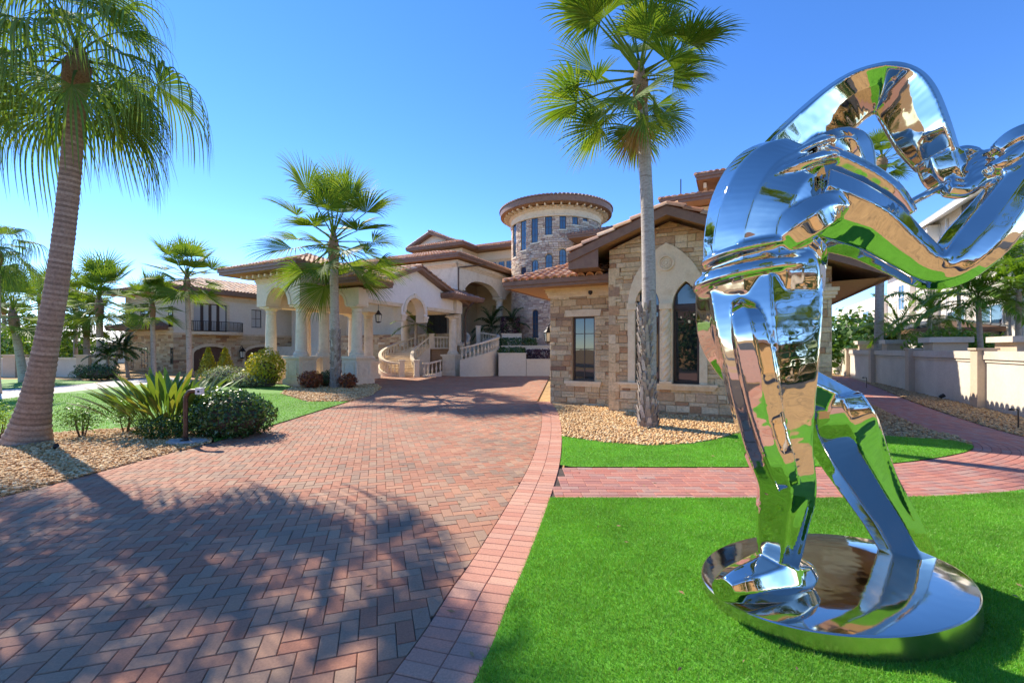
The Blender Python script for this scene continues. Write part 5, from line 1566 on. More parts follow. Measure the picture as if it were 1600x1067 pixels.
def palm(name, label, base, top, r0, r1, sets, count, scale=1.0, m='trunk_grey', flare=1.25, boots=0, ringed=False, seed=0, group='palm trees', dry=0, bend=.0, lo=0.0, hi=1.0, head=True, sway=0.0, bias=0.0):
    rnd = random.Random(seed)
    B, T = Vector(base), Vector(top)
    r = empty(name, tuple(B)); tag(r, label, 'palm tree', group)
    n = 150 if ringed else 30
    pts = []; rads = []
    H = (T - B).length
    for i in range(n + 1):
        t = i / n
        p = B.lerp(T, t) + Vector((bend * math.sin(math.pi * t), 0, 0))
        rad = r0 + (r1 - r0) * (t ** .75) + r0 * (flare - 1) * math.exp(-t * H / (.7 if ringed else .45))
        if ringed: rad *= 1 + (.04 if i % 2 else -.02) + rnd.uniform(-.012, .012)
        else: rad *= 1 + rnd.uniform(-.015, .015)
        pts.append(p - Vector((0, 0, .1)) if i == 0 else p); rads.append(rad)
    mb = MB(); ns = 20 if ringed else 12; mb.tube(pts, rads, ns)
    if ringed:
        for j in range(n):
            v_ = rnd.uniform(.45, 1.0) if j % 2 else rnd.uniform(0, .4)
            for i in range(ns): mb.r[j * ns + i] = min(1, max(0, v_ + rnd.uniform(-.12, .12)))
    mb.build('trunk', m, r, tuple(B), smooth=True)
    if head:
        mb = MB(); up = (T - B).normalized()
        mb.tube([T - up * .75 * scale, T - up * .45 * scale, T - up * .1 * scale, T + up * .3 * scale], [r1 * 1.02, r1 * 1.35, r1 * 1.45, r1 * .55], 12); mb.build('crown_shaft', 'fiber', r, tuple(B), smooth=True)
    if boots:
        mb = MB(); Hb = boots; z = .05
        while z < Hb:
            t = z / H; c = B.lerp(T, t); rad = (r0 + (r1 - r0) * (t ** .75) + r0 * (flare - 1) * math.exp(-z / .45)) * .98
            k = 11; o = rnd.uniform(0, 1)
            for i in range(k):
                if rnd.random() < .12: continue
                a = 2 * math.pi * (i + o) / k; e = Vector((-math.sin(a), math.cos(a), 0)); q = Vector((math.cos(a), math.sin(a), 0)); w = rad * .27; h = rnd.uniform(.12, .26)
                p0 = c + q * rad; out = rnd.uniform(.03, .075)
                vs = [p0 - e * w, p0 + e * w, p0 + e * w * .55 + q * out + Vector((0, 0, h)), p0 - e * w * .55 + q * out + Vector((0, 0, h)), p0 + q * .0 + Vector((0, 0, h * .75))]
                mb.add(vs, [(0, 1, 2, 3), (3, 2, 4), (0, 3, 4), (1, 4, 2)], rnd.random())
            z += .105
        tag(mb.build('leaf_boots', 'boot', r, tuple(B)), kind='stuff')
    flat = [(p, me) for p, ms in sets for me in ms]
    for i in range(count):
        t = (i + .5) / count
        want = 82 - (lo + (hi - lo) * t) * 140                        # top leaves first, then down
        ps = sorted(sets, key=lambda q: abs(q[0] - want + rnd.uniform(-10, 10)))[0]
        me = rnd.choice(ps[1])
        o = obj('frond', me, r)
        o.location = T - B + Vector((0, 0, .25 * scale - .45 * scale * t))
        s_ = scale * rnd.uniform(.72, 1.12)
        o.scale = (s_, s_, s_)
        e_ = Matrix.Rotation(-sway, 3, 'Y') @ Matrix.Rotation(i * 2.39996 + rnd.uniform(-.3, .3) + seed, 3, 'Z') @ Matrix.Rotation(rnd.uniform(-.25, .25), 3, 'Y')
        o.rotation_euler = e_.to_euler()
        if bias: k_ = 1 - bias * (e_ @ Vector((0, 1, 0))).x; o.scale = (s_ * k_, s_ * k_, s_ * k_)
    for i in range(dry):
        o = obj('dry_frond', FS_DRY[0], r); o.location = T - B - Vector((0, 0, .4 * scale)); o.scale = (scale,) * 3
        o.rotation_euler = (0, 0, (2.6 if i == 0 else rnd.uniform(0, 6.28)))
    return r
def gp(px, py, z=0): x, y = G(px, py); return (x, y, z)
# the big ribbon palm at the left edge
b1 = gp(42, 692); Yp = b1[1]
palm('ribbon_fan_palm', 'tallest leaning ringed palm with weeping leaves at the left edge', b1, tuple(P(122, 96, Yp)), .215, .165, FS_RIBBON, 26, 1.0, 'trunk_ring', flare=2.0, ringed=True, seed=3, bend=.2, hi=.86)
palm('ribbon_fan_palm', 'weeping fan palm cut off by the left picture edge', (-14.6, 10.8, 0), tuple(P(-95, 120, 10.6)), .30, .20, FS_RIBBON, 22, .95, 'trunk_ring', ringed=True, seed=8)
# the palm in front of the stone gable
b4 = gp(1012, 667)
palm('fan_palm', 'tall slender fan palm with rough lower trunk before the stone gable', b4, tuple(P(1000, 120, b4[1] + .1)), .215, .145, FS_MID, 40, 1.26, 'trunk_grey', boots=3.1, seed=5, dry=2, bend=.12, flare=1.25, sway=0, bias=.2)
b3 = gp(525, 606)
palm('fan_palm', 'fan palm standing before the columned porte cochere', b3, tuple(P(521, 378, b3[1])), .26, .20, FS_MID, 31, 2.0, 'trunk_grey', boots=2.9, seed=11, flare=1.15, dry=0)
# palms by the guest house and along the far lawn
def Q(px, py, Y): return tuple(P(px, py, Y))
def base_at(px, Y): return ((px - CXP) / FPX * Y, Y, 0)
for (nm, lab, px, Y, tpx, tpy, r0, sets, cnt, sc_, sd, bt) in (
    ('fan_palm', 'tall fan palm in front of the guest house balcony', 297, 33, 292, 436, .20, FS_SMALL, 30, 1.75, 21, 0),
    ('fan_palm', 'shorter fan palm left of the guest house balcony palm', 240, 32, 238, 478, .17, FS_SMALL, 24, 1.4, 22, 0),
    ('fan_palm', 'thick trunked bright fan palm behind the far wall', 157, 36, 155, 472, .26, FS_SMALL, 30, 2.1, 23, 0),
    ('fan_palm', 'slim fan palm between the far wall and the pale house', 136, 42, 135, 505, .28, FS_SMALL, 22, 1.9, 24, 0),
    ('fan_palm', 'fan palm leaning left of the big ringed trunk', 38, 27, 20, 492, .22, FS_SMALL, 30, 1.6, 25, 0),
    ('fan_palm', 'fan palm crown just right of the big ringed trunk', 85, 40, 88, 478, .28, FS_SMALL, 26, 2.2, 26, 0),
    ('ribbon_fan_palm', 'drooping palm crown half cut by the left edge above the lawn', -12, 20, -8, 395, .25, FS_RIBBON, 20, .82, 27, 0),
    ('fan_palm', 'tall fan palm seen through the arms of the sculpture', 1372, 29, 1378, 250, .27, FS_SMALL, 26, 1.15, 28, 0)):
    palm(nm, lab, base_at(px, Y), Q(tpx, tpy, Y), r0, r0 * .8, sets, cnt, sc_, seed=sd, boots=bt)
for (lab, px, Y, tpx, tpy, sc_, sd, cnt) in (
    ('feathery green palm above the low far wall beside the lawn', 118, 46, 118, 470, 1.5, 31, 22), ('hazy feathery palm behind the big ringed trunk', 60, 55, 62, 462, 1.8, 32, 20), ('feathery palm beyond the far wall at the left edge', 8, 44, 6, 475, 1.6, 33, 20)):
    palm('feather_palm', lab, base_at(px, Y), Q(tpx, tpy, Y), .2, .16, FS_GREEN, cnt, sc_, seed=sd, hi=.75)
for (lab, px, Y, tpx, tpy, sd) in (('small dark date palm with a curved stem by the guest house', 176, 31, 186, 541, 35), ('small dark date palm with two slim stems by the guest house', 200, 32, 196, 545, 36), ('low dark date palm leaning over the clipped hedge', 168, 30.5, 168, 556, 37)):
    palm('date_palm', lab, base_at(px, Y), Q(tpx, tpy, Y), .10, .08, FS_DATE, 26, .95, seed=sd, hi=.62, head=False)
# lush palms behind the right wall
for (lab, px, Y, tpx, tpy, sc_, sd, cnt) in (
    ('lush feathery palm in the middle behind the garden wall', 1452, 24.5, 1453, 492, 1.3, 41, 20), ('drooping darker palm right of the tall dark trunk', 1404, 29, 1405, 516, 1.25, 42, 16),
    ('lush feathery palm behind the garden wall near the picture edge', 1536, 20, 1528, 470, 1.3, 43, 22), ('tall lush palm cut by the right picture edge', 1590, 19, 1592, 452, 1.35, 44, 22),
    ('bright lime palm high behind the garden wall', 1582, 26, 1570, 410, 1.5, 45, 22), ('lush palm crown below the sculpture elbow', 1500, 27, 1498, 455, 1.4, 46, 20)):
    palm('feather_palm', lab, base_at(px, Y), Q(tpx, tpy, Y), .12, .09, FS_LUSH, cnt, sc_, seed=sd, hi=.60, head=False, m='trunk_grey')
palm('feather_palm', 'dark spiky palm inside the court behind the gable arch', base_at(650, 36), Q(650, 505, 36), .16, .12, FS_GREEN, 18, .8, seed=51, hi=.7, head=False)

# ================================================================== SHRUBS
def leaf_cloud(n, size, sampler, seed, flat=.35, asp=.5):
    """n diamond leaves; sampler(rng, n) -> positions (n,3), outward normals (n,3)"""
    rng = np.random.default_rng(seed)
    P_, N_ = sampler(rng, n)
    N_ = N_ + rng.normal(0, .55, (n, 3)); N_ /= np.linalg.norm(N_, axis=1, keepdims=True)
    T_ = rng.normal(0, 1, (n, 3)); T_[:, 2] += .5
    T_ -= (T_ * N_).sum(1, keepdims=True) * N_; T_ /= np.linalg.norm(T_, axis=1, keepdims=True)
    S_ = np.cross(N_, T_)
    l = size * rng.uniform(.6, 1.3, (n, 1)); w = l * asp
    v = np.stack([P_, P_ + T_ * l * .45 + S_ * w * .5 + N_ * l * .06, P_ + T_ * l - N_ * l * .12, P_ + T_ * l * .45 - S_ * w * .5 + N_ * l * .06], 1)
    f = np.arange(n * 4).reshape(-1, 4)
    return v.reshape(-1, 3), f, rng.random(n)
def lumpy(rx, ry, rz, zc, lumps, seed, shell=.45, floor=.02):
    r_ = np.random.default_rng(seed + 999)
    ph = r_.uniform(0, 6.28, (lumps, 3)); fr = r_.uniform(1.5, 5, (lumps, 3))
    def sampler(rng, n):
        d = rng.normal(0, 1, (n, 3)); d /= np.linalg.norm(d, axis=1, keepdims=True)
        k = np.ones(n)
        for i in range(lumps): k += .05 * np.sin(d @ fr[i] * 1.7 + ph[i, 0]) * np.cos(d[:, 0] * fr[i, 1] + ph[i, 1])
        rr = (1 - shell * rng.random(n) ** 1.6) * k
        p = d * rr[:, None] * np.array([rx, ry, rz]) + np.array([0, 0, zc])
        p[:, 2] = np.maximum(p[:, 2], floor + rng.random(n) * .1)
        return p, d
    return sampler
def boxy(hx, hy, h, seed):
    def sampler(rng, n):
        p = rng.uniform(-1, 1, (n, 3)); q = np.abs(p) ** 6; s = (q.sum(1)) ** (1 / 6); d = p / s[:, None]
        rr = 1 - .3 * rng.random(n) ** 2
        nrm = np.sign(d) * np.abs(d) ** 5; nrm /= np.linalg.norm(nrm, axis=1, keepdims=True)
        pos = d * rr[:, None] * np.array([hx, hy, h / 2]) + np.array([0, 0, h / 2])
        pos += .05 * np.sin(pos * 5 + seed)
        return pos, nrm
    return sampler
def shrub(name, label, loc, sampler, n, size, m, cat='shrub', stems=True, h=.6, group=None, seed=0, asp=.5, rz=0, part='foliage', core=None):
    r = empty(name, loc, rz); tag(r, label, cat, group)
    v, f, rn = leaf_cloud(n, size, sampler, seed, asp=asp)
    obj(part, mesh_np(part, v, f, m, rn), r)
    if core:
        q = MB(); hx, hy, hh = core; prof = [(.05, .03), (.7, .06), (1, hh * .35), (.95, hh * .6), (.6, hh * .9), (.02, hh)]
        q.lathe(prof, n=14); q.v = [(a * hx, b * hy, c) for a, b, c in q.v]; q.build('inner_branches', 'stem_brown', r)
    if stems:
        q = MB(); rnd = random.Random(seed)
        for i in range(7):
            a = rnd.uniform(0, 6.28); q.tube([(0.03 * math.cos(a), .03 * math.sin(a), -.03), (.1 * math.cos(a), .1 * math.sin(a), h * .5), (.25 * h * math.cos(a), .25 * h * math.sin(a), h)], [.018, .012, .006], 5)
        q.build('stems', 'stem_brown', r)
    return r
# the dense dark hedge beside the driveway
x, y = G(372, 688)
shrub('rounded_hedge', 'dense dark green rounded hedge at the driveway edge', base_at(362, 10.4), lumpy(1.0, .75, .64, .48, 8, 1), 6500, .085, 'leaf_dark', 'hedge', True, .6, seed=2, core=(.78, .55, .9))
x, y = G(318, 690)
# bird of paradise
bx_, by_, _ = base_at(262, 10.7)
bp = empty('bird_of_paradise', (bx_, by_, 0)); tag(bp, 'big spiky bird of paradise clump with long paddle leaves', 'plant')
def paddle(L, stalk, W, seed):
    rnd = random.Random(seed); V = []; F = []; p = Vector((0, 0, 0)); d = Vector((0, .28, 1)).normalized(); N = 12; tot = L + stalk
    for i in range(N + 1):
        t = i / N; s = t * tot
        w = .012 if s < stalk else W * math.sin(math.pi * min(1, (s - stalk) / L) ** .8) ** .8 + .006
        X = Vector((1, 0, 0)); nn = X.cross(d)
        V += [p - X * w + nn * w * .35, p, p + X * w + nn * w * .35]
        p = p + d * tot / N; d = (d + Vector((rnd.uniform(-.02, .02), .02 + .05 * t * rnd.uniform(.6, 1.4), -.03 * t))).normalized()
    for i in range(N):
        k = i * 3; F += [(k, k + 1, k + 4, k + 3), (k + 1, k + 2, k + 5, k + 4)]
    me = bpy.data.meshes.new('leaf'); me.from_pydata([tuple(v) for v in V], [], F); me.materials.append(M_('leaf_blade'))
    me.polygons.foreach_set('use_smooth', [True] * len(F)); return me
PAD = [paddle(.72, .80, .058, 1), paddle(.80, .85, .066, 2), paddle(.60, .70, .05, 3), paddle(.74, .92, .056, 4), paddle(.85, .75, .06, 5)]
rnd = random.Random(12)
for i in range(170):
    o = obj('leaf', rnd.choice(PAD), bp); a = rnd.uniform(0, 6.28); rr = rnd.random() ** .6 * .55; t = rnd.random()
    o.location = (math.cos(a) * rr * 1.25, math.sin(a) * rr * .7, 0)
    s_ = rnd.uniform(.72, 1.08); o.scale = (s_, s_, s_)
    o.rotation_euler = (-rnd.uniform(-.25, .8) * (.2 + rr), rnd.uniform(-.15, .15), a - math.pi / 2 + rnd.uniform(-.7, .7))
shrub('low_shrub', 'low dark shrub under the bird of paradise leaves', (bx_ + .45, by_ - .7, 0), lumpy(.62, .42, .30, .24, 6, 5), 1500, .07, 'leaf_dark', seed=6, h=.3)
for (px, py, rx, rz_, n, sd, lab, m) in ((128, 684, .50, .36, 1300, 7, 'small wispy shrub with a bare stem beside the big trunk', 'leaf_mid'), (196, 676, .42, .32, 1000, 8, 'small round shrub between wispy shrub and bird of paradise', 'leaf_mid'), (-4, 688, .35, .38, 800, 9, 'yellowish shrub at the left edge behind the trunk', 'leaf_lime')):
    x, y = G(px, py)
    shrub('small_shrub', lab, (x, y, 0), lumpy(rx, rx * .8, rz_, .48, 7, sd, shell=.8), n, .055, m, seed=sd, h=.5, asp=.42)
# hedges and colour plants by the guest house and columns
for (px, Y, hx, hy, h, n, sz, m, lab, sd, cat) in (
    (150, 29.5, 1.55, .8, 1.0, 2600, .12, 'leaf_dark', 'clipped round hedge before the far boundary wall', 11, 'hedge'),
    (355, 24.5, 1.5, .8, 1.05, 3000, .10, 'leaf_silver', 'pale variegated hedge in front of the garage doors', 12, 'hedge'),
    (392, 23.4, 1.2, .7, .85, 2200, .10, 'leaf_silver', 'low variegated shrub left of the yellow croton', 13, 'shrub')):
    x, y, _ = base_at(px, Y)
    shrub('low_hedge', lab, (x, y, 0), lumpy(hx, hy, h * .6, h * .45, 7, sd), n, sz, m, cat, seed=sd, h=h * .5, core=(hx * .8, hy * .7, h * .8))
for (px, Y, r_, h, n, m, lab, sd, sz) in (
    (416, 23.6, .95, 2.0, 2600, 'leaf_yellow', 'large yellow croton beside the first column pedestal', 21, .15),
    (486, 22.6, .62, .85, 1200, 'leaf_red', 'red croton between the first pedestal and the trunk', 22, .14),
    (511, 23.6, .42, .85, 600, 'leaf_dark', 'small dark shrub directly left of the booted trunk', 23, .13),
    (544, 22.6, .45, .75, 800, 'leaf_red', 'small red croton just right of the booted trunk', 24, .13)):
    x, y, _ = base_at(px, Y)
    shrub('croton', lab, (x, y, 0), lumpy(r_, r_, h * .52, h * .52, 7, sd), n, sz, m, seed=sd, h=h * .7, core=(r_ * .6, r_ * .6, h * .7))
def cone(r_, h):
    def sampler(rng, n):
        t = rng.random(n) ** .7; a = rng.uniform(0, 6.28, n); rr = r_ * (1 - t) * (.6 + .4 * rng.random(n)) + .03
        d = np.stack([np.cos(a), np.sin(a), np.full(n, .5)], 1)
        return np.stack([rr * np.cos(a), rr * np.sin(a), t * h + .05], 1), d / np.linalg.norm(d, axis=1, keepdims=True)
    return sampler
for (px, lab, sd) in ((325, 'left one of two golden cone shrubs before the garage', 31), (352, 'right one of two golden cone shrubs before the garage', 32)):
    x, y, _ = base_at(px, 30)
    shrub('cone_shrub', lab, (x, y, 0), cone(.85, 2.0), 1300, .17, 'leaf_yellow', seed=sd, h=1.2)
for (px, Y, z, hx, n, m, lab, sd, hh) in ((800, 34.2, 1.6, 1.0, 1400, 'leaf_dark', 'trimmed green hedge in the white planter by the stair', 41, .55), (845, 34.2, 1.15, 1.1, 1500, 'leaf_purple', 'purple foliage in the planter beside the pavilion', 42, .8), (810, 36.3, 2.2, 1.5, 1600, 'leaf_dark', 'trimmed hedge in the middle planter tier', 43, .7), (797, 38.4, 3.25, .9, 1000, 'leaf_purple', 'dark reddish foliage in the topmost planter tier', 44, 1.6), (852, 34.0, .0, .4, 300, 'leaf_mid', 'small green plant at the pavilion corner by the wall lantern', 45, .9)):
    x, y, _ = base_at(px, Y)
    shrub('planter_hedge', lab, (x, y, z), boxy(hx, .7, hh, sd), n, .16, m, 'hedge', False, seed=sd)
palm('date_palm', 'dark leafy palm in the upper planter behind the right column', (base_at(768, 41)[0], 41, 3.2), (base_at(768, 41)[0], 41, 4.2), .1, .08, FS_DATE, 24, 1.5, seed=61, hi=.6, head=False)
palm('date_palm', 'dark reddish cordyline palm in the planter below the tower', (base_at(800, 38.6)[0], 38.6, 3.2), (base_at(800, 38.6)[0], 38.6, 4.3), .1, .08, FS_DATE, 24, 1.1, seed=62, hi=.6, head=False)
# behind the right wall
for (px, Y, z, rx, rz_, n, sz, m, lab, sd) in (
    (1335, 36, 2.4, 3.2, 2.7, 2600, .42, 'leaf_mid', 'big sea grape shrub with round leaves at the wall end', 51),
    (1352, 33, 1.7, 1.6, 1.5, 1400, .34, 'leaf_dark', 'darker rounded shrub below the sea grape', 52),
    (1482, 23.0, 2.15, 1.9, 1.0, 3200, .20, 'leaf_lime', 'bright yellow-green shrub spilling over the garden wall', 53),
    (1545, 21.6, 2.0, 1.3, .8, 1600, .18, 'leaf_lime', 'lime shrub between two planters on the garden wall', 54)):
    x, y, _ = base_at(px, Y)
    shrub('wall_shrub', lab, (x, y, 0), lumpy(rx, rx * .8, rz_, z, 7, sd, shell=.7), n, sz, m, seed=sd, h=z, asp=.8 if sd == 51 else .55)
# foliage at the far left
for (px, Y, rx, rz_, n, m, lab, sd) in ((20, 40, 5, 2.2, 2200, 'leaf_lime', 'pale green thicket behind the boundary wall at the left edge', 61), (100, 48, 5, 2.4, 1800, 'leaf_mid', 'green thicket behind the middle of the boundary wall', 62), (-20, 60, 9, 5, 2200, 'leaf_dark', 'dark tree mass at the far left edge', 63)):
    x, y, _ = base_at(px, Y)
    shrub('thicket', lab, (x, y, 0), lumpy(rx, rx * .5, rz_, rz_ * .8, 8, sd, shell=.7), n, .5, m, seed=sd, h=1.5)

# unseen hedges, added only to give the steel something to mirror
for (x_, y_, rx, rz_, m, lab, sd) in ((-9, -13.5, 5, 3.2, 'leaf_dark', 'dark unseen hedge added for the steel to mirror, to the left behind the photographer', 71), (6, -19, 6, 3.6, 'leaf_dark', 'dark unseen hedge added for the steel to mirror, straight behind the photographer', 72), (19, -12, 5, 4.2, 'leaf_dark', 'dark unseen hedge added for the steel to mirror, to the right behind the photographer', 73), (24, 2, 3, 4, 'leaf_mid', 'tall green unseen hedge added for the steel to mirror, right of the photographer', 74)):
    shrub('reflection_hedge', lab, (x_, y_, 0), lumpy(rx, rx * .5, rz_, rz_ * .8, 8, sd, shell=.7), 2600, .5, m, 'hedge', seed=sd, h=1.5)
wallb = empty('reflection_house', (0, -26, 0)); tag(wallb, 'ochre unseen house added for the steel to mirror, behind the photographer', 'house')  # unseen house, put in only for its ochre reflection in the steel
q = MB(); q.box(-26, 30, -34, -26, 0, 5.5); q.build('wall', mat('ochre_stucco', [(.55, .34, .15), (.62, .40, .19)], scale=1, rough=.9, var=.1), wallb, (0, -26, 0))
q = MB(); q.add([(-27, -25, 5.5), (31, -25, 5.5), (31, -35, 5.5), (-27, -35, 5.5), (-22, -30, 8), (26, -30, 8)], [(0, 1, 5, 4), (1, 2, 5), (2, 3, 4, 5), (3, 0, 4)]); q.build('roof', 'roof_under', wallb, (0, -26, 0))

for (x_, y_, h_, sd) in ((3.2, -6.5, 7.5, 81), (-6.5, -9, 8.5, 82), (11, -8.5, 7.0, 83), (16, 0.5, 8.0, 84)):  # out-of-view palms, placed so the steel has crowns to reflect
    palm('fan_palm', ('unseen fan palm added for the steel to mirror, directly behind the photographer', 'unseen fan palm added for the steel to mirror, behind the photographer by the drive', 'unseen fan palm added for the steel to mirror, behind the photographer on the lawn side', 'unseen fan palm added for the steel to mirror, right of the photographer')[sd - 81], (x_, y_, 0), (x_ + .2, y_, h_), .24, .17, FS_MID, 30, 1.5, seed=sd)

# ================================================================== MIRROR STEEL SCULPTURE
DX, DY = 2.71, 3.72
sculpt = empty('steel_sculpture', (DX, DY, 0))
tag(sculpt, 'mirror polished steel figure bending forward on a round base', 'sculpture')
SO = (DX, DY, 0)
def loft(mb, pts, k=9, phase=0.0, sect=None):
    """pts: (px, py, depth, half width in px, depth ratio). Faceted limb laid out in space."""
    C = [P(p[0], p[1], p[2]) for p in pts]
    Rv = [p[3] / FPX * p[2] for p in pts]
    Rd = [r * (p[4] if len(p) > 4 else .85) for r, p in zip(Rv, pts)]
    # subdivide along the limb
    CC = smooth_curve(C, 6); RV = smooth_curve([(r, d, 0) for r, d in zip(Rv, Rd)], 6)
    vs = []; fs = []
    for i, c in enumerate(CC):
        d = (CC[min(i + 1, len(CC) - 1)] - CC[max(i - 1, 0)]).normalized()
        view = (c - Vector((0, 0, CAMH))).normalized()
        n1 = d.cross(view).normalized(); n2 = d.cross(n1).normalized()
        for j in range(k):
            a = 2 * math.pi * j / k + phase
            p1, p2 = sect[j] if sect else (math.cos(a), math.sin(a))
            vs.append(c + n1 * (p1 * RV[i].x) + n2 * (p2 * RV[i].y))
    for i in range(len(CC) - 1):
        for j in range(k):
            l = (j + 1) % k; fs.append((i * k + j, i * k + l, (i + 1) * k + l, (i + 1) * k + j))
    fs.append(tuple(range(k - 1, -1, -1))); fs.append(tuple((len(CC) - 1) * k + j for j in range(k)))
    mb.add(vs, fs)
fig = MB()
BLADE = [(1.0, .15), (.74, .66), (-.15, .55), (-.92, .22), (-1.0, -.25), (-.3, -.75), (.6, -.6)]      # ridge high, broad face turned down
STEEP = [(1.0, .25), (.82, .85), (.15, .52), (-.9, -.02), (-1.0, -.3), (-.3, -.75), (.6, -.6)]
ARM = [(1.0, .0), (.62, .72), (.0, .78), (-.55, .62), (-.98, .12), (-.4, -.75), (.6, -.6)]
# standing leg and foot
loft(fig, [(1186, 450, 3.55, 86, .75), (1190, 500, 3.5, 82, .8), (1196, 560, 3.45, 73, .85), (1202, 625, 3.42, 63, .9), (1210, 690, 3.4, 53, .9), (1224, 745, 3.37, 45, 1.0), (1226, 772, 3.38, 42, .95), (1221, 805, 3.4, 39, .9), (1217, 850, 3.42, 34, .9), (1213, 880, 3.45, 30, 1), (1213, 905, 3.46, 31, 1)], 6, .35)
loft(fig, [(1260, 893, 3.58, 18, 1.1), (1242, 897, 3.53, 30, 1.1), (1212, 899, 3.46, 38, 1.1), (1176, 908, 3.38, 33, 1.3), (1148, 915, 3.32, 27, 1.5), (1128, 920, 3.28, 17, 1.5)], 8, .2)
# trailing leg
loft(fig, [(1148, 462, 3.68, 58, .9), (1142, 525, 3.74, 47, .9), (1180, 578, 3.8, 44, .8), (1245, 603, 3.85, 36, .8), (1318, 632, 3.88, 27, .9)], 7, .3)
loft(fig, [(1298, 615, 3.88, 42, .8), (1304, 650, 3.88, 53, .7), (1324, 700, 3.9, 47, .7), (1356, 755, 3.95, 41, .75), (1392, 812, 4.0, 37, .8), (1424, 874, 4.06, 34, .9)], 7, .35)
# trunk
loft(fig, [(1184, 462, 3.55, 86, .70), (1184, 430, 3.55, 88, .70), (1180, 402, 3.55, 76, .72), (1182, 366, 3.55, 76, .74), (1194, 326, 3.55, 80, .74), (1214, 290, 3.58, 78, .70), (1244, 262, 3.62, 56, .7)], 10, .1)
loft(fig, [(1140, 362, 3.70, 12, 1.0), (1160, 335, 3.72, 28, 1.0), (1184, 300, 3.74, 37, .9), (1234, 240, 3.76, 41, .85), (1316, 168, 3.78, 41, .8), (1364, 142, 3.74, 37, .9), (1394, 142, 3.68, 36, .9), (1416, 164, 3.6, 37, .9), (1440, 212, 3.52, 35, .9), (1464, 252, 3.46, 28, .9)], 7, 0, STEEP)
# reaching arm
loft(fig, [(1262, 325, 3.44, 60, .8), (1310, 340, 3.40, 56, .8), (1362, 362, 3.4, 48, .8), (1412, 396, 3.35, 38, .85), (1452, 420, 3.3, 33, .9), (1488, 412, 3.27, 36, .9), (1528, 374, 3.25, 41, .85), (1568, 324, 3.23, 38, .85), (1606, 272, 3.2, 32, .9), (1650, 215, 3.2, 28, .9)], 7, 0, ARM)
# folds between shoulder and chest, bowed head
loft(fig, [(1200, 290, 3.62, 46, .9), (1262, 268, 3.6, 40, .9), (1318, 282, 3.55, 36, .9), (1372, 310, 3.48, 32, .9), (1408, 345, 3.42, 24, .9)], 7, 0, BLADE)
loft(fig, [(1258, 268, 3.66, 34, .9), (1292, 240, 3.7, 32, .9), (1322, 232, 3.7, 30, .9), (1340, 254, 3.66, 24, .9), (1352, 282, 3.6, 16, .9)], 6, .1)
loft(fig, [(1190, 372, 3.36, 16, .8), (1240, 352, 3.30, 20, .8), (1300, 330, 3.28, 20, .8)], 6)
loft(fig, [(1226, 402, 3.34, 26, .8), (1262, 392, 3.34, 26, .8), (1272, 430, 3.42, 16, .8)], 6)
# ribs, thigh and shin ridges beaten into the plates
loft(fig, [(1195, 395, 3.40, 6, .6), (1225, 372, 3.28, 26, .6), (1262, 345, 3.22, 32, .6), (1300, 325, 3.24, 26, .6), (1350, 330, 3.35, 8, .6)], 6, .4)
loft(fig, [(1150, 462, 3.45, 6, .6), (1166, 500, 3.26, 26, .6), (1180, 570, 3.22, 29, .6), (1196, 650, 3.22, 26, .6), (1222, 735, 3.2, 22, .7), (1236, 790, 3.3, 6, .7)], 6, .3)
loft(fig, [(1225, 470, 3.45, 6, .6), (1232, 520, 3.28, 24, .6), (1238, 600, 3.26, 24, .6), (1242, 690, 3.28, 18, .6), (1246, 760, 3.3, 6, .7)], 6, .1)
loft(fig, [(1250, 740, 3.3, 6, .7), (1248, 770, 3.26, 16, .7), (1238, 820, 3.28, 14, .7), (1226, 890, 3.34, 6, .7)], 6, .5)
loft(fig, [(1345, 622, 3.84, 8, .7), (1352, 660, 3.78, 20, .7), (1378, 730, 3.82, 17, .7), (1412, 805, 3.88, 13, .7), (1446, 872, 4.0, 8, .7)], 6, .6)
# hands
loft(fig, [(1466, 248, 3.45, 30, .8), (1476, 276, 3.42, 28, .7), (1492, 288, 3.4, 20, .7)], 7)
for i, (y0, y1, yy) in enumerate(((266, 244, 3.42), (278, 256, 3.38), (289, 268, 3.35), (297, 281, 3.33))):
    loft(fig, [(1478, y0, yy, 12, 1), (1505, y0 + 2, yy, 12, 1), (1530, y1 + 4, yy - .02, 10.5, 1), (1550, y1 - 4, yy - .03, 9, 1)], 6)
loft(fig, [(1480, 250, 3.46, 12, 1), (1505, 238, 3.45, 11, 1), (1528, 240, 3.43, 9, 1)], 6)
loft(fig, [(1655, 205, 3.2, 28, .8), (1618, 214, 3.22, 28, .7), (1588, 222, 3.25, 24, .7), (1560, 240, 3.3, 17, .7)], 7)
loft(fig, [(1600, 232, 3.2, 13, 1), (1572, 252, 3.22, 12, 1), (1548, 264, 3.26, 10, 1)], 6)
loft(fig, [(1612, 246, 3.18, 12, 1), (1584, 266, 3.2, 11, 1), (1562, 272, 3.23, 9, 1)], 6)
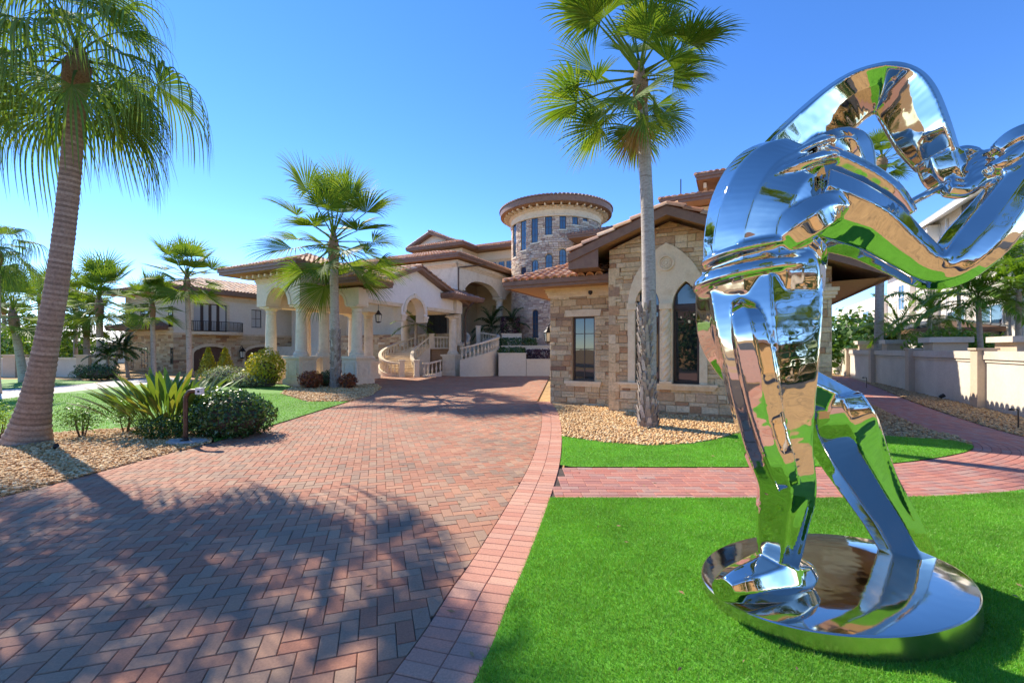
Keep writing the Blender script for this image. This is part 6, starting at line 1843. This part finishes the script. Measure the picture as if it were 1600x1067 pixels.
# flared rim at the waist
def flange(ce, rx, ry, tx, ty, prof):
    rimv = [ce + Vector((rx * math.cos(a), ry * math.sin(a), tx * math.cos(a) + ty * math.sin(a))) for a in [2 * math.pi * i / 40 for i in range(40)]]
    vs = []; fs = []; m = len(prof)
    for i, c in enumerate(rimv):
        o_ = Vector((c.x - ce.x, c.y - ce.y, 0)).normalized()
        for (dr, dz) in prof: vs.append(c + o_ * dr + Vector((0, 0, dz)))
    for i in range(40):
        j = (i + 1) % 40
        for k in range(m): fs.append((i * m + k, j * m + k, j * m + (k + 1) % m, i * m + (k + 1) % m))
    fig.add(vs, fs)
flange(P(1183, 434, 3.55), .488, .345, .055, -.05, ((-.06, .10), (.008, .035), (.02, -.015), (0, -.045), (-.09, -.035)))
flange(P(1182, 398, 3.55), .425, .315, .05, -.04, ((-.06, .05), (.0, .025), (.012, -.01), (-.02, -.04), (-.09, -.035)))
flange(P(1216, 290, 3.58), .425, .30, .17, -.06, ((-.08, .06), (.0, .04), (.022, 0), (0, -.045), (-.09, -.05)))
flange(P(1232, 262, 3.60), .345, .24, .17, -.06, ((-.08, .05), (.0, .03), (.015, 0), (-.01, -.03), (-.09, -.05)))
me = fig.mesh('figure', 'mirror_steel', SO)
body = obj('figure', me, sculpt)
rm = body.modifiers.new('skin', 'REMESH'); rm.mode = 'VOXEL'; rm.voxel_size = .0085; rm.use_smooth_shade = True
sm = body.modifiers.new('soft', 'SMOOTH'); sm.factor = .5; sm.iterations = 12
q = MB(); q.tube([P(1398, 331, 3.42), P(1432, 312, 3.40), P(1470, 292, 3.38)], .028, 10); q.build('tie_rod', 'mirror_steel', sculpt, SO, smooth=True)
# oval plate, long side towards the path
mb = MB(); mb.lathe([(.994, -.003), (.985, 0), (.6, 0), (.001, 0)], (0, 0, 0), 160, cap=False)
mb.v = [(a * 1.12, b * .84, c) for a, b, c in mb.v]
base = mb.build('round_base', 'base_steel', sculpt, angle=25)
mb = MB(); mb.lathe([(.99, -.32), (1.002, -.05), (1.002, -.010), (.9942, -.0031)], (0, 0, 0), 160, cap=False)
mb.v = [(a * 1.12, b * .84, c) for a, b, c in mb.v]
mb.build('rim', 'rim_steel', base, angle=25)
base.location = (0, 0, .15)
base.rotation_euler = Matrix(((1, 0, -.05, 0), (0, 1, .05, 0), (.05, -.05, 1, 0), (0, 0, 0, 1))).to_quaternion().to_matrix().to_4x4().__matmul__(Matrix.Rotation(.33, 4, 'Z')).to_euler()

# ================================================================== SMALL THINGS
# bronze entry post with keypad on a rough slab
x, y = G(290, 692)
po_ = empty('entry_post', (x, y, 0)); tag(po_, 'curved brown entry post with pale keypad on a stone slab', 'post')
z1 = CAMH - 70 / FPX * y
q = MB(); cpts = [(0, 0, .06), (0, 0, z1 - .16), (.015, 0, z1 - .06), (.06, 0, z1 + .02), (.13, 0, z1 + .055), (.27, 0, z1 + .06)]
q.tube([tuple(p) for p in smooth_curve(cpts, 5)], .048, 10); q.build('pole', 'bronze', po_, smooth=True)
q = MB(); q.lathe([(.11, .04), (.11, .065), (.06, .075), (.052, .11)], (0, 0, 0), 14); q.build('base_plate', 'iron', po_)
q = MB(); q.box(.25, .375, -.06, .05, z1 - .01, z1 + .13); kp = q.build('keypad_box', 'white_paint', po_)
q = MB(); q.box(.30, .345, -.066, -.061, z1 + .035, z1 + .075); q.build('sensor_lens', 'iron', kp)
q = MB(); pr = [(.42 * math.cos(a) * (1 + .12 * math.sin(3 * a)), .27 * math.sin(a) * (1 + .1 * math.cos(2 * a))) for a in [i * math.pi / 9 for i in range(18)]]
q.prism(pr, -.05, .045); q.prism([(a * .93, b * .93) for a, b in pr], .045, .06); q.build('stone_slab', 'rock_grey', po_)
# lanterns
def lantern(name, label, loc, h, arm=None, rz=0.0, chain=0.0):
    r = empty(name, loc, rz); tag(r, label, 'lantern'); w = h * .26
    q = MB()
    for a in range(6):
        t = a * math.pi / 3; q.bar((w * .8 * math.cos(t), w * .8 * math.sin(t), 0), (w * math.cos(t), w * math.sin(t), h * .55), .02, .02)
    q.lathe([(w * .3, -.12 * h), (w * .9, -.03 * h), (w * .9, 0)], n=6); q.lathe([(w * 1.15, h * .55), (w * 1.1, h * .6), (w * .45, h * .78), (w * .5, h * .82), (w * .1, h * .95)], n=6)
    fr = q.build('frame', 'iron', r)
    q = MB(); q.lathe([(w * .72, .005), (w * .9, h * .545)], n=6); q.build('glass', 'lamp_glass', r)
    if arm:
        q = MB(); q.tube([tuple(p) for p in smooth_curve([(0, 0, h * .95), (arm[0] * .3, arm[1] * .3, h * 1.12), (arm[0] * .8, arm[1] * .8, h * .9), (arm[0], arm[1], h * .55)], 6)], .02, 6); q.lathe([(.07, -.12), (.07, .12)], (arm[0], arm[1], h * .55), 8); q.build('bracket', 'iron', r)
    if chain:
        q = MB(); q.tube([(0, 0, h * .94), (0, 0, h * .94 + chain)], .015, 6); q.build('chain', 'iron', r)
    return r
lx, ly = xy(-6.55, 16.0)
lantern('wall_lantern', 'black wall lantern with cream glass at the pavilion corner', (lx, ly, 2.35), .62, arm=(.30, -.14))
lx, ly = xy(-19.65, 20.3)
lantern('hanging_lantern', 'black pendant lantern hanging inside the porte cochere', (lx, ly, 3.75), .75, chain=.35)
wq, zq = pB(375, 556, -45.9); lx, ly = xy(-45.45, wq)
lantern('wall_lantern', 'large black lantern between the two garage doors', (lx, ly, zq - .15), 1.1, arm=(-.40, .18))
# hooked path lights along the garden path
for (px, py, h, lab) in ((1591, 671, .52, 'hooked path light at the right picture edge by the wall'), (1354, 606, .55, 'hooked path light on the gravel at the far path bend'), (1309, 611, .5, 'hooked path light close to the house corner')):
    x, y = G(px, py)
    r = empty('path_light', (x, y, 0)); tag(r, lab, 'path light', 'path lights')
    q = MB(); q.tube([tuple(p) for p in smooth_curve([(0, 0, -.05), (0, 0, h - .06), (-.03, 0, h - .01), (-.1, 0, h), (-.2, 0, h)], 4)], .014, 8); q.build('stake', 'iron', r, smooth=True)
    q = MB(); q.lathe([(.055, h - .03), (.05, h + .012), (.012, h + .025)], (-.17, 0, 0), 12); q.build('shade', 'iron', r)
for (px, py, lab, sz) in ((86, 704, 'small black ground spotlight beside the big ringed trunk', .09), (1013, 673, 'small black spotlight at the foot of the booted trunk before the gable', .07), (1471, 625, 'small black floodlight at the wall foot between two posts', .16), (1391, 602, 'small black floodlight at the wall foot farther along', .14)):
    x, y = G(px, py)
    r = empty('ground_spotlight', (x, y, 0)); tag(r, lab, 'spotlight', 'garden spotlights')
    q = MB(); q.tube([(0, 0, -.04), (0, 0, sz * .8)], .01, 6); q.build('stake', 'iron', r)
    q = MB(); q.tube([(-sz * .3, .02, sz * .75), (sz * .55, -.02, sz * 1.25)], [sz * .38, sz * .5], 10); q.build('lamp_head', 'iron', r)
